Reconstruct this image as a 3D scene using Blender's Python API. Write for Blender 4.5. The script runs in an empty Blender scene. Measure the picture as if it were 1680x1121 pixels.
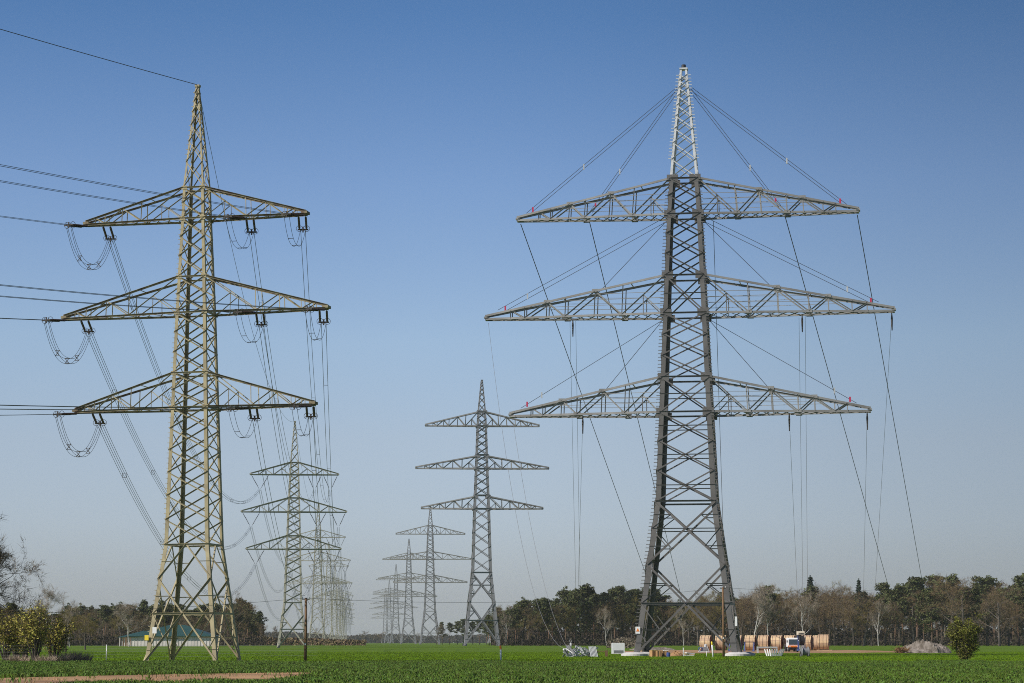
import bpy, math, random
import numpy as np
from mathutils import Vector as V, Matrix
R = math.radians
random.seed(7); rng = np.random.default_rng(7)
S = bpy.context.scene
COL = S.collection

# ------------------------------------------------------------------ camera
HC, FPX, PITCH = 1.6, 3800.0, R(7.40)
cam = bpy.data.cameras.new("camera"); camo = bpy.data.objects.new("camera", cam); COL.objects.link(camo)
cam.sensor_fit = 'HORIZONTAL'; cam.sensor_width = 36.0; cam.lens = 36.0 * FPX / 1680.0
cam.clip_start = 0.5; cam.clip_end = 20000
camo.location = (0, 0, HC); camo.rotation_euler = (R(90) + PITCH, 0, 0)
S.camera = camo

# ------------------------------------------------------------------ sky, sun, exposure
SUN_EL, SUN_AZ = R(40), math.atan2(-0.86, -0.51)      # azimuth measured from +Y towards +X
w = bpy.data.worlds.new("World"); S.world = w; w.use_nodes = True
nt = w.node_tree; bg = nt.nodes["Background"]
sky = nt.nodes.new("ShaderNodeTexSky"); sky.sky_type = 'NISHITA'; sky.sun_disc = False
sky.sun_elevation = SUN_EL; sky.sun_rotation = SUN_AZ
sky.air_density = 1.0; sky.dust_density = 0.6; sky.ozone_density = 3.0; sky.altitude = 100
tcw = nt.nodes.new("ShaderNodeTexCoord"); sxw = nt.nodes.new("ShaderNodeSeparateXYZ"); nt.links.new(tcw.outputs["Generated"], sxw.inputs[0])
rw = nt.nodes.new("ShaderNodeValToRGB"); nt.links.new(sxw.outputs[2], rw.inputs[0]); er = rw.color_ramp   # tint of the clear spring sky by height above the horizon
SKYT = [(0.0, (.46, .49, .66)), (0.0115, (.47, .50, .68)), (0.05, (.625, .61, .74)), (0.087, (.72, .657, .718)), (0.129, (.765, .732, .773)), (0.196, (.617, .658, .773)), (0.267, (.365, .506, .662)), (0.45, (.22, .31, .43)), (1.0, (.12, .18, .27))]
for i, (p, c) in enumerate(SKYT):
    e = er.elements[i] if i < 2 else er.elements.new(p)
    e.position = p; e.color = (*c, 1)
mw = nt.nodes.new("ShaderNodeMix"); mw.data_type = 'RGBA'; mw.blend_type = 'MULTIPLY'; mw.inputs[0].default_value = 1
nt.links.new(sky.outputs[0], mw.inputs[6]); nt.links.new(rw.outputs[0], mw.inputs[7])
fx = nt.nodes.new("ShaderNodeMapRange"); fx.interpolation_type = 'SMOOTHSTEP'; nt.links.new(sxw.outputs[0], fx.inputs[0])   # the sky deepens towards the right
fx.inputs[1].default_value = -0.05; fx.inputs[2].default_value = 0.27; fx.inputs[3].default_value = 1.0; fx.inputs[4].default_value = 0.68
sw_ = nt.nodes.new("ShaderNodeMath"); sw_.operation = 'MULTIPLY'; sw_.inputs[1].default_value = 0.15; nt.links.new(fx.outputs[0], sw_.inputs[0])
nt.links.new(mw.outputs[2], bg.inputs[0]); nt.links.new(sw_.outputs[0], bg.inputs[1])
sl = bpy.data.lights.new("sun", 'SUN'); so = bpy.data.objects.new("sun", sl); COL.objects.link(so)
sl.energy = 4.8; sl.angle = R(0.5); sl.color = (1.0, 0.95, 0.87)
sd = V((math.sin(SUN_AZ) * math.cos(SUN_EL), math.cos(SUN_AZ) * math.cos(SUN_EL), math.sin(SUN_EL)))
so.rotation_euler = sd.to_track_quat('Z', 'Y').to_euler(); so.location = (-50, -30, 80)
S.view_settings.view_transform = 'Standard'; S.view_settings.look = 'None'
S.view_settings.exposure = 0.0; S.view_settings.gamma = 1.0
S.cycles.max_bounces = 6; S.cycles.volume_bounces = 1; S.cycles.use_denoising = False
S.cycles.filter_width = 1.0

# ------------------------------------------------------------------ helpers
def gz(x, y):                                        # very gentle rise of the ground with distance
    t = min(max((y - 250.0) / 400.0, 0.0), 1.0)
    return 0.65 * t * t * (3 - 2 * t)
def at(px, py, Y):                                   # a point seen at a place of the photograph, Y metres away
    u = (px - 840) / FPX; v = (560.5 - py) / FPX
    d = V((u, math.cos(PITCH) - v * math.sin(PITCH), math.sin(PITCH) + v * math.cos(PITCH)))
    return V((0, 0, HC)) + d * (Y / d.y)
def onground(px, Y):
    p = at(px, 1060, Y); return V((p.x, Y, gz(p.x, Y)))
class MB:
    def __init__(s): s.v = []; s.f = []
    def add(s, vs, fs):
        o = len(s.v); s.v.extend([tuple(q) for q in vs]); s.f.extend([tuple(i + o for i in q) for q in fs])
    def prism(s, ra, rb, caps=True):                 # two rings of equal length joined
        n = len(ra); fs = [(i, (i + 1) % n, n + (i + 1) % n, n + i) for i in range(n)]
        if caps: fs += [tuple(range(n - 1, -1, -1)), tuple(range(n, 2 * n))]
        s.add(list(ra) + list(rb), fs)
    def box(s, c, d, M=None):
        c = V(c); h = V(d) / 2; vs = []
        for z in (-1, 1):
            for x, y in ((-1, -1), (1, -1), (1, 1), (-1, 1)):
                q = V((x * h.x, y * h.y, z * h.z)); vs.append(c + (M @ q if M else q))
        s.prism(vs[:4], vs[4:])
    def angle(s, a, b, w, n, t=None, low=False):                # L section: flange in the face, outstanding flange along its upper edge
        a = V(a); b = V(b); d = (b - a)
        if d.length < 1e-6: return
        d.normalize(); n = V(n); n = (n - d * n.dot(d))
        if n.length < 1e-3: n = V((0, -1, 0))
        n.normalize(); m = d.cross(n)
        if m.z < 0 or (abs(m.z) < 1e-4 and m.x < 0): m = -m
        if low: m = -m
        t = t or w * 0.12; h = w / 2; o = w * 0.7
        pr = [(-h, 0), (h, 0), (h, o), (h - t, o), (h - t, t), (-h, t)]
        s.prism([a + m * p + n * q for p, q in pr], [b + m * p + n * q for p, q in pr])
    def bar(s, a, b, w, n=None):                     # square bar
        a = V(a); b = V(b); d = b - a
        if d.length < 1e-6: return
        d.normalize(); u = d.cross(V((0, 0, 1)) if abs(d.z) < 0.95 else V((1, 0, 0))).normalized(); k = d.cross(u); h = w / 2
        pr = [(-h, -h), (h, -h), (h, h), (-h, h)]
        s.prism([a + u * p + k * q for p, q in pr], [b + u * p + k * q for p, q in pr])
    def tube(s, pts, r, n=6, caps=True):
        pts = [V(p) for p in pts]; k = len(pts); rr = r if isinstance(r, (list, tuple)) else [r] * k
        vs = []; ref = None
        for i, p in enumerate(pts):
            d = (pts[min(i + 1, k - 1)] - pts[max(i - 1, 0)])
            d = d.normalized() if d.length > 1e-9 else V((0, 0, 1))
            if ref is None: ref = V((0, 0, 1)) if abs(d.z) < 0.9 else V((1, 0, 0))
            u = d.cross(ref)
            if u.length < 1e-3: u = d.orthogonal()
            u.normalize(); q = d.cross(u)
            for j in range(n):
                an = 2 * math.pi * j / n; vs.append(p + (u * math.cos(an) + q * math.sin(an)) * rr[i])
        fs = [(i * n + j, i * n + (j + 1) % n, (i + 1) * n + (j + 1) % n, (i + 1) * n + j) for i in range(k - 1) for j in range(n)]
        if caps and n > 2: fs += [tuple(range(n - 1, -1, -1)), tuple((k - 1) * n + j for j in range(n))]
        s.add(vs, fs)
    def torus(s, c, ax, Rr, r, n=14, m=5):
        c = V(c); ax = V(ax).normalized(); u = ax.orthogonal().normalized(); q = ax.cross(u); vs = []
        for i in range(n):
            a = 2 * math.pi * i / n; e = u * math.cos(a) + q * math.sin(a)
            for j in range(m):
                b = 2 * math.pi * j / m; vs.append(c + e * (Rr + r * math.cos(b)) + ax * (r * math.sin(b)))
        s.add(vs, [(i * m + j, ((i + 1) % n) * m + j, ((i + 1) % n) * m + (j + 1) % m, i * m + (j + 1) % m) for i in range(n) for j in range(m)])
    def tris(s, P):                                  # (n,3,3) array
        o = len(s.v); P = np.asarray(P).reshape(-1, 3); s.v.extend(map(tuple, P.tolist()))
        s.f.extend([(o + i, o + i + 1, o + i + 2) for i in range(0, len(P), 3)])
    def mesh(s, name, mat, smooth=False):
        me = bpy.data.meshes.new(name); me.from_pydata(s.v, [], s.f); me.materials.append(mat)
        if smooth: me.polygons.foreach_set("use_smooth", [True] * len(me.polygons))
        me.update(); return me
    def build(s, name, mat, parent=None, smooth=False):
        return link(name, s.mesh(name, mat, smooth), parent)
def link(name, me, parent=None):
    o = bpy.data.objects.new(name, me); COL.objects.link(o)
    if parent: o.parent = parent
    return o
def tag(o, label=None, cat=None, group=None, kind=None):
    if label: o["label"] = label
    if cat: o["category"] = cat
    if group: o["group"] = group
    if kind: o["kind"] = kind
    return o
def thing(name, label, cat, loc=(0, 0, 0), rz=0, group=None):
    o = link(name, None); o.location = loc; o.rotation_euler = (0, 0, rz); o.empty_display_size = 0.5
    return tag(o, label, cat, group)
def copy_thing(root, loc, rz, sc, label, group):
    r = root.copy(); COL.objects.link(r); r.location = loc; r.rotation_euler = (0, 0, rz); r.scale = (sc[0], sc[0], sc[1])
    r["label"] = label; r["group"] = group
    for ch in root.children:
        c = ch.copy(); COL.objects.link(c); c.parent = r
        for g in ch.children:
            k = g.copy(); COL.objects.link(k); k.parent = c
    return r

# ------------------------------------------------------------------ materials
def mat(name, col, rough=0.7, metal=0.0, var=0.0, scale=3.0, col2=None, bump=0.0, island=0.0, spec=0.4, coords='Object', detail=4.0, sc3=None):
    m = bpy.data.materials.new(name); m.use_nodes = True; n = m.node_tree; b = n.nodes["Principled BSDF"]
    b.inputs["Roughness"].default_value = rough; b.inputs["Metallic"].default_value = metal
    b.inputs["Specular IOR Level"].default_value = spec
    c2 = col2 or tuple(c * 0.6 for c in col)
    rgb = n.nodes.new("ShaderNodeRGB"); rgb.outputs[0].default_value = (*col, 1); out = rgb.outputs[0]
    if var > 0 or bump > 0:
        tc = n.nodes.new("ShaderNodeTexCoord"); mp = n.nodes.new("ShaderNodeMapping"); n.links.new(tc.outputs[coords], mp.inputs[0])
        if sc3: mp.inputs["Scale"].default_value = sc3
        no = n.nodes.new("ShaderNodeTexNoise"); no.inputs["Scale"].default_value = scale; no.inputs["Detail"].default_value = detail
        n.links.new(mp.outputs[0], no.inputs["Vector"])
        rp = n.nodes.new("ShaderNodeValToRGB"); rp.color_ramp.elements[0].position = 0.35; rp.color_ramp.elements[1].position = 0.65
        n.links.new(no.outputs["Fac"], rp.inputs[0])
    if var > 0:
        mx = n.nodes.new("ShaderNodeMix"); mx.data_type = 'RGBA'; mx.inputs[7].default_value = (*c2, 1)
        ml = n.nodes.new("ShaderNodeMath"); ml.operation = 'MULTIPLY'; ml.inputs[1].default_value = var
        n.links.new(rp.outputs[0], ml.inputs[0]); n.links.new(ml.outputs[0], mx.inputs[0]); n.links.new(out, mx.inputs[6]); out = mx.outputs[2]
    if island > 0:
        g = n.nodes.new("ShaderNodeNewGeometry"); hs = n.nodes.new("ShaderNodeHueSaturation")
        mr = n.nodes.new("ShaderNodeMapRange"); mr.inputs[3].default_value = 1 - island; mr.inputs[4].default_value = 1 + island
        n.links.new(g.outputs["Random Per Island"], mr.inputs[0]); n.links.new(mr.outputs[0], hs.inputs["Value"])
        mr2 = n.nodes.new("ShaderNodeMapRange"); mr2.inputs[3].default_value = 0.5 - island * 0.06; mr2.inputs[4].default_value = 0.5 + island * 0.06
        n.links.new(g.outputs["Random Per Island"], mr2.inputs[0]); n.links.new(mr2.outputs[0], hs.inputs["Hue"])
        n.links.new(out, hs.inputs["Color"]); out = hs.outputs[0]
    n.links.new(out, b.inputs["Base Color"])
    if bump > 0:
        bp = n.nodes.new("ShaderNodeBump"); bp.inputs["Strength"].default_value = bump
        n.links.new(no.outputs["Fac"], bp.inputs["Height"]); n.links.new(bp.outputs[0], b.inputs["Normal"])
    return m
M = {}
M['ystl'] = mat('weathered_yellow_green_paint', (0.42, 0.355, 0.20), 0.55, 0, 0.75, 1.1, (0.25, 0.205, 0.125))
M['rust_shade'] = mat('rusty_shaded_yellow_paint', (0.30, 0.26, 0.155), 0.7, 0, 0.85, 1.6, (0.10, 0.055, 0.032))  # rust patches, with the shade on the crossarm chords painted into the dark tone
M['farstl'] = mat('weathered_greenish_grey_paint', (0.36, 0.345, 0.27), 0.55, 0, 0.4, 0.9, (0.28, 0.27, 0.22))
M['webstl'] = mat('mixed_grey_steel', (0.31, 0.305, 0.29), 0.5, 0.1, 0.7, 0.35, (0.17, 0.16, 0.145))
M['gstl'] = mat('dark_grey_painted_steel', (0.145, 0.136, 0.127), 0.5, 0.1, 0.7, 0.6, (0.085, 0.08, 0.075))
M['galv'] = mat('galvanised_steel', (0.64, 0.64, 0.63), 0.42, 0.15, 0.6, 1.5, (0.42, 0.43, 0.44))
M['galv2'] = mat('dull_galvanised_steel', (0.21, 0.21, 0.215), 0.5, 0.2, 0.4, 1.0, (0.28, 0.28, 0.29))
M['ins'] = mat('dark_brown_glazed_porcelain', (0.035, 0.022, 0.017), 0.25)
M['wire'] = mat('weathered_aluminium_conductor', (0.085, 0.09, 0.10), 0.5, 0.4, 0.2, 0.2)
M['rope'] = mat('dark_rope', (0.055, 0.06, 0.075), 0.7)
M['palerope'] = mat('pale_grey_rope', (0.20, 0.20, 0.21), 0.7)
M['red'] = mat('magenta_red_sling', (0.55, 0.04, 0.10), 0.6)
M['conc'] = mat('pale_concrete', (0.60, 0.57, 0.54), 0.85, 0, 0.4, 2.0, (0.45, 0.42, 0.40), 0.1)
M['white'] = mat('white_paint', (0.78, 0.78, 0.77), 0.5, 0, 0.25, 2, (0.6, 0.6, 0.6))
M['orange'] = mat('orange_paint', (0.75, 0.20, 0.02), 0.45)
M['yellow'] = mat('yellow_paint', (0.80, 0.60, 0.04), 0.45)
M['blue'] = mat('blue_paint', (0.05, 0.09, 0.28), 0.45, 0, 0.3, 3)
M['black'] = mat('black_rubber', (0.022, 0.022, 0.024), 0.6, 0, 0.3, 3)
M['glass'] = mat('dark_window_glass', (0.05, 0.07, 0.08), 0.08, 0, spec=0.8)
M['wood'] = mat('brown_weathered_wood', (0.20, 0.115, 0.058), 0.8, 0, 0.6, 3, (0.11, 0.065, 0.035), 0.2, sc3=(6, 6, 0.7))
M['plank'] = mat('fresh_wooden_lagging', (0.60, 0.43, 0.27), 0.75, 0, 0.5, 3, (0.48, 0.30, 0.16), island=0.18)
M['flange'] = mat('red_brown_drum_flange', (0.22, 0.085, 0.05), 0.75, 0, 0.5, 4, (0.14, 0.05, 0.03))
M['strap'] = mat('dark_steel_band', (0.06, 0.05, 0.045), 0.5, 0.3)
M['osb'] = mat('yellowish_board', (0.50, 0.30, 0.13), 0.8, 0, 0.6, 8, (0.36, 0.18, 0.07))
M['soil'] = mat('reddish_bare_soil', (0.44, 0.26, 0.125), 0.95, 0, 0.95, 0.8, (0.22, 0.12, 0.06), 0.3, sc3=(.16, .4, 1), detail=8)
M['mound'] = mat('grey_brown_spoil', (0.28, 0.24, 0.21), 0.95, 0, 0.9, 1.6, (0.10, 0.08, 0.06), 0.6)
M['brush'] = mat('orange_brown_brushwood', (0.24, 0.13, 0.06), 0.9, island=0.4)
M['roofg'] = mat('blue_green_metal_roof', (0.024, 0.072, 0.068), 0.5, 0, 0.4, 0.5, (0.017, 0.052, 0.05))
M['panel'] = mat('pale_grey_wall_boards', (0.72, 0.67, 0.63), 0.8, 0, 0.8, 1.2, (0.50, 0.45, 0.41), sc3=(2.0, 2.0, 0.15))
M['bark'] = mat('grey_brown_bark', (0.085, 0.068, 0.052), 0.9, 0, 0.5, 3, (0.05, 0.04, 0.03))
M['oakbark'] = mat('pale_grey_bark', (0.125, 0.105, 0.085), 0.9, 0, 0.5, 3, (0.06, 0.05, 0.04))
M['birch'] = mat('white_birch_bark', (0.60, 0.57, 0.53), 0.8, 0, 0.45, 5, (0.22, 0.19, 0.16))
M['twig'] = mat('brown_twigs', (0.165, 0.105, 0.052), 0.9, island=0.65)
M['twig2'] = mat('grey_brown_twigs', (0.145, 0.098, 0.055), 0.9, island=0.65)
M['twig3'] = mat('olive_budding_twigs', (0.165, 0.125, 0.030), 0.9, island=0.5)
M['palet'] = mat('pale_birch_twigs', (0.26, 0.205, 0.15), 0.9, island=0.4)
M['needle'] = mat('dark_pine_needles', (0.074, 0.080, 0.022), 0.75, island=0.65)
M['needle2'] = mat('blue_green_spruce_needles', (0.018, 0.036, 0.020), 0.75, island=0.45)
M['olive'] = mat('yellow_olive_spring_leaves', (0.30, 0.25, 0.045), 0.7, island=0.5)
M['bushg'] = mat('mid_green_bush_leaves', (0.135, 0.130, 0.015), 0.7, island=0.6)
M['dry'] = mat('dry_pale_grass', (0.36, 0.27, 0.20), 0.9, island=0.35)
M['brush2'] = mat('grey_brown_scrub', (0.14, 0.11, 0.08), 0.9, island=0.45)
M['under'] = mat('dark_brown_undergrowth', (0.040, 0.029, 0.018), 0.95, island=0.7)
M['wheat'] = mat('green_young_wheat', (0.094, 0.146, 0.014), 0.5, 0, 0.5, 0.10, (0.064, 0.112, 0.012), island=0.5, spec=0.22)
M['mead'] = mat('bright_green_meadow_grass', (0.125, 0.208, 0.006), 0.7, 0, 0.7, 0.05, (0.088, 0.152, 0.006), island=0.3, spec=0.08, sc3=(0.25, 1, 1))
# pine bark: grey foot turning orange higher up the stem
m = mat('pine_bark', (0.075, 0.056, 0.045), 0.9, 0, 0.4, 4); n_ = m.node_tree; b_ = n_.nodes["Principled BSDF"]
src = b_.inputs["Base Color"].links[0].from_socket
tc_ = n_.nodes.new("ShaderNodeTexCoord"); sx_ = n_.nodes.new("ShaderNodeSeparateXYZ"); n_.links.new(tc_.outputs["Generated"], sx_.inputs[0])
mr_ = n_.nodes.new("ShaderNodeMapRange"); mr_.inputs[1].default_value = 0.08; mr_.inputs[2].default_value = 0.4; n_.links.new(sx_.outputs[2], mr_.inputs[0])
mx_ = n_.nodes.new("ShaderNodeMix"); mx_.data_type = 'RGBA'; mx_.inputs[7].default_value = (0.21, 0.115, 0.065, 1)
n_.links.new(mr_.outputs[0], mx_.inputs[0]); n_.links.new(src, mx_.inputs[6]); n_.links.new(mx_.outputs[2], b_.inputs["Base Color"])
M['pbark'] = m

# ------------------------------------------------------------------ ground
gm = mat('field_ground', (0.100, 0.165, 0.006), 0.95, 0, 0.7, 0.05, (0.066, 0.118, 0.006), 0.15, spec=0.1, sc3=(0.3, 1, 1), detail=8)
ys = [-60, 0, 40, 60, 80, 100, 130, 160, 190, 220, 250, 280, 310, 340, 370, 400, 430, 460, 500, 540, 580, 620, 650, 700, 900, 1400, 2500, 4500, 9000]
xs = [-5000, -2000, -800, -400, -200, -120, -60, -30, 0, 30, 60, 120, 200, 400, 800, 2000, 5000]
mb = MB(); mb.v = [(x, y, gz(x, y)) for y in ys for x in xs]; nx = len(xs)
mb.f = [(j * nx + i, j * nx + i + 1, (j + 1) * nx + i + 1, (j + 1) * nx + i) for j in range(len(ys) - 1) for i in range(nx - 1)]
tag(mb.build('ground', gm), kind='structure')
def sheet(name, poly, lift, m, n=6, jit=0.5):        # flat patch with a ragged outline
    pts = []
    for i, a in enumerate(poly):
        b = poly[(i + 1) % len(poly)]
        for k in range(n):
            t = k / n; pts.append((a[0] + (b[0] - a[0]) * t + random.uniform(-jit, jit), a[1] + (b[1] - a[1]) * t + random.uniform(-jit, jit) * 1.5))
    mb = MB(); c = (sum(p[0] for p in pts) / len(pts), sum(p[1] for p in pts) / len(pts))
    mb.v = [(p[0], p[1], gz(*p) + lift) for p in pts] + [(c[0], c[1], gz(*c) + lift)]
    k = len(pts); mb.f = [(i, (i + 1) % k, k) for i in range(k)]
    return tag(mb.build(name, m), kind='structure')
TRACK = [(-34, 84), (-20, 84), (-15, 86), (-10, 96), (-9, 106), (-10.5, 124), (-14, 121), (-19, 113), (-23, 104), (-34, 98)]
sheet('dirt_track', TRACK, 0.02, M['soil'], 5, 0.4)
PAD = [(16, 322), (44, 330), (60, 348), (62, 372), (60, 410), (30, 412), (20, 392), (15, 350)]
sheet('gravel_pad', PAD, 0.03, M['soil'], 6, 0.9)
def inpoly(P, x, y):
    c = np.zeros(len(x), bool); n = len(P)
    for i in range(n):
        x0, y0 = P[i]; x1, y1 = P[(i + 1) % n]
        c ^= ((y0 > y) != (y1 > y)) & (x < (x1 - x0) * (y - y0) / (y1 - y0 + 1e-9) + x0)
    return c
def grass(name, m, y0, y1, dens, hgt, wid, nb, lean, skip=(), fade=False):
    ncl = int(dens * 0.235 * (y1 * y1 - y0 * y0) * 1.06)
    y = np.sqrt(rng.uniform(y0 * y0, y1 * y1, ncl)); x = rng.uniform(-1, 1, ncl) * (0.235 * y + 1.5)
    for P in skip:
        k = ~inpoly(P, x, y) | (rng.uniform(0, 1, len(x)) < .015); x = x[k]; y = y[k]
    if fade:                                           # ragged edges where one crop gives way to the other
        wob = 6 * np.sin(x * .31) + 4 * np.sin(x * .83 + 1); k = rng.uniform(0, 1, len(x)) < np.clip((y1 - wob - 6 - y) / 14, 0, 1); x = x[k]; y = y[k]
    n = len(x); x = np.repeat(x, nb); y = np.repeat(y, nb); k = n * nb
    t = np.clip((y - 250) / 400, 0, 1); z = 0.65 * t * t * (3 - 2 * t)
    hv = (0.8 + 0.25 * np.sin(x * 0.9 + 1.3 * np.sin(y * .21)) * np.sin(y * 0.35)) 
    x = x + rng.normal(0, 0.13, k); y = y + rng.normal(0, 0.13, k)
    a = rng.uniform(0, np.pi, k); h = hgt * rng.uniform(0.6, 1.1, k) * hv; wd = wid * rng.uniform(0.6, 1.3, k)
    la = rng.uniform(0, 2 * np.pi, k); ll = lean * h * rng.uniform(0.2, 1, k)
    P = np.zeros((k, 4, 3))
    dx, dy = np.cos(a) * wd / 2, np.sin(a) * wd / 2
    lx, ly = np.cos(la) * ll, np.sin(la) * ll
    P[:, 0] = np.stack([x - dx, y - dy, z], 1); P[:, 1] = np.stack([x + dx, y + dy, z], 1)
    P[:, 2] = np.stack([x + dx * .7 + lx * .35, y + dy * .7 + ly * .35, z + h * .7], 1)
    P[:, 3] = np.stack([x + lx, y + ly, z + h * (1 - 0.25 * (ll / h))], 1)
    me = bpy.data.meshes.new(name); me.vertices.add(4 * k); me.vertices.foreach_set("co", P.reshape(-1))
    F = np.stack([np.arange(k) * 4, np.arange(k) * 4 + 1, np.arange(k) * 4 + 2, np.arange(k) * 4 + 3], 1).reshape(-1)
    me.loops.add(4 * k); me.loops.foreach_set("vertex_index", F.astype(np.int32))
    me.polygons.add(k); me.polygons.foreach_set("loop_start", (np.arange(k) * 4).astype(np.int32))
    me.update(calc_edges=True); me.validate(); me.materials.append(m)
    return tag(link(name, me), kind='stuff')
tag(grass('wheat', M['wheat'], 64, 194, 11.0, 0.28, 0.026, 7, 0.6, [TRACK], True), 'dense young green wheat covering the near field', 'wheat')
tag(grass('meadow_grass', M['mead'], 155, 360, 2.6, 0.10, 0.06, 6, 0.9, [PAD]), 'short bright green grass of the far field', 'grass')
# ------------------------------------------------------------------ lattice pylons
FN = ((0, -1, 0), (-1, 0, 0), (0, -1, 0), (-1, 0, 0))          # flange directions: front, right, back, left
CN = ((-1, -1), (1, -1), (1, 1), (-1, 1))                       # corners; face k lies between corners k and k+1
def lattice(spec, root, near=True):
    prof = spec['prof']; mS = spec['mat']; mP = spec.get('peak_mat', mS); lw = spec['leg']; bw = spec['brace']
    def hw(z):
        for (z0, h0), (z1, h1) in zip(prof, prof[1:]):
            if z <= z1: return h0 + (h1 - h0) * (z - z0) / (z1 - z0)
        return prof[-1][1]
    def cp(i, z): h = hw(z); return V((CN[i][0] * h, CN[i][1] * h, z))
    def mem(mb, a, b, w, k, low=False):
        if near: mb.angle(a, b, w, FN[k], None, low)
        else: mb.bar(a, b, w * 0.8)
    zp = spec['peak'];
    for i in range(4):                                          # four corner legs
        for name, za, zb, mm, f in (('leg', 0, zp, mS, 1.0), ('peak_leg', zp, prof[-1][0], mP, 0.6)):
            if name == 'peak_leg' and i > 0 and False: continue
            mb = MB(); zs = [za] + [z for z, _ in prof if za < z < zb] + [zb]; sx, sy = CN[i]
            for z0, z1 in zip(zs, zs[1:]):
                def ring(z):
                    c = cp(i, z); q = lw * f * (1.25 - 0.45 * z / prof[-1][0]); t = q * 0.14
                    return [c + V((a * -sx, b * -sy, 0)) for a, b in ((0, 0), (q, 0), (q, t), (t, t), (t, q), (0, q))]
                mb.prism(ring(z0), ring(z1))
            if near and i in spec.get('pegs', ()):
                z = za + 2.5
                while z < zb - 0.5:
                    c = cp(i, z); mb.bar(c - V((sx * .02, 0, 0)), c + V((sx * spec['peg'], 0, 0)), 0.035 * spec.get('pegw', 1)); z += spec['pegd']
            if name == 'peak_leg': peak_b.v, peak_b.f = (peak_b.v, peak_b.f); o_ = len(peak_b.v); peak_b.v += mb.v; peak_b.f += [tuple(q + o_ for q in f_) for f_ in mb.f]
            else: mb.build('leg', mS, root)
            if name == 'leg' and i == 0: peak_b = MB()
    body = MB(); base = MB()
    for (z0, z1, n, kind) in spec['panels']:
        # panel heights shrink in step with the width
        zs = [z0]; q = (hw(z1) / max(hw(z0), .01)) ** (1.0 / n) if n > 1 else 1; q = max(q, 0.8); tot = sum(q ** k for k in range(n)); acc = z0
        for k in range(n): acc += (z1 - z0) * q ** k / tot; zs.append(acc)
        for a, b in zip(zs, zs[1:]):
            for k in range(4):
                i, j = k, (k + 1) % 4; A, B, C, D = cp(i, a), cp(j, a), cp(j, b), cp(i, b)
                t = hw(a) / (hw(a) + hw(b)); zc = a + (b - a) * t; X = (A + (C - A) * t)
                tgt = body if kind in ('X', 'XH', 'XM') else base; ww = bw
                if kind == 'P': tgt = peak_b; ww = bw * 0.75
                if kind in ('X', 'XH', 'XM', 'P', 'B'):
                    ww = ww * (1.45 if kind == 'B' else 1)
                    lo_ = spec.get('lowflange') and a < 40 and kind != 'P'
                    mem(tgt, A, C, ww, k, lo_); mem(tgt, B, D, ww, k, lo_)
                if kind == 'XH': mem(tgt, cp(i, zc), cp(j, zc), bw * .7, k)
                if kind in ('B',):
                    if a < 0.1: mem(tgt, cp(i, zc), cp(j, zc), bw * 1.5, k)
                    else: mem(tgt, cp(i, zc), cp(j, zc), bw * .7, k)
                    for (P, Q, c0) in ((A, C, i), (B, D, j)):   # redundant members
                        oc = j if c0 == i else i
                        p1 = P + (Q - P) * t * 0.5; p2 = P + (Q - P) * (t + (1 - t) * 0.5)
                        mem(tgt, cp(c0, p1.z), p1, bw * .7, k); mem(tgt, cp(c0, zc), p1, bw * .7, k)
                        mem(tgt, cp(oc, p2.z), p2, bw * .7, k); mem(tgt, cp(oc, zc), p2, bw * .7, k)
                        if a < 0.1:
                            p3 = P + (Q - P) * t * 0.25; mem(tgt, cp(c0, p3.z), p3, bw * .6, k); mem(tgt, cp(c0, p1.z), p3, bw * .6, k)
                if kind == 'V':
                    mdl = (C + D) / 2; mem(tgt, A, mdl, bw * 1.2, k); mem(tgt, B, mdl, bw * 1.2, k)
                    for P, c0 in ((A, i), (B, j)):
                        h_ = (P + mdl) / 2; mem(tgt, cp(c0, h_.z), h_, bw * .6, k)
    for z in spec['horiz']:
        for k in range(4): mem(body, cp(k, z), cp((k + 1) % 4, z), bw * 1.3, k)
    if near:                                                     # gusset plates where the arms meet the legs
        for (zl, zu, L) in spec['arms']:
            for z in (zl, zu):
                for i in range(4):
                    c = cp(i, z); s_ = spec.get('gus', .4)
                    body.box(c + V((-CN[i][0] * s_ * .4, CN[i][1] * .03, 0)), (s_ * 1.6, .03, s_ * 1.1))
    body.build('body_bracing', mS, root); base.build('base_bracing', mS, root)
    zt = prof[-1][0]; peak_b.box((0, 0, zt + .05), (prof[-1][1] * 2 + .15, prof[-1][1] * 2 + .15, .18)); peak_b.build('peak', mP, root)
    arms = []
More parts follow.
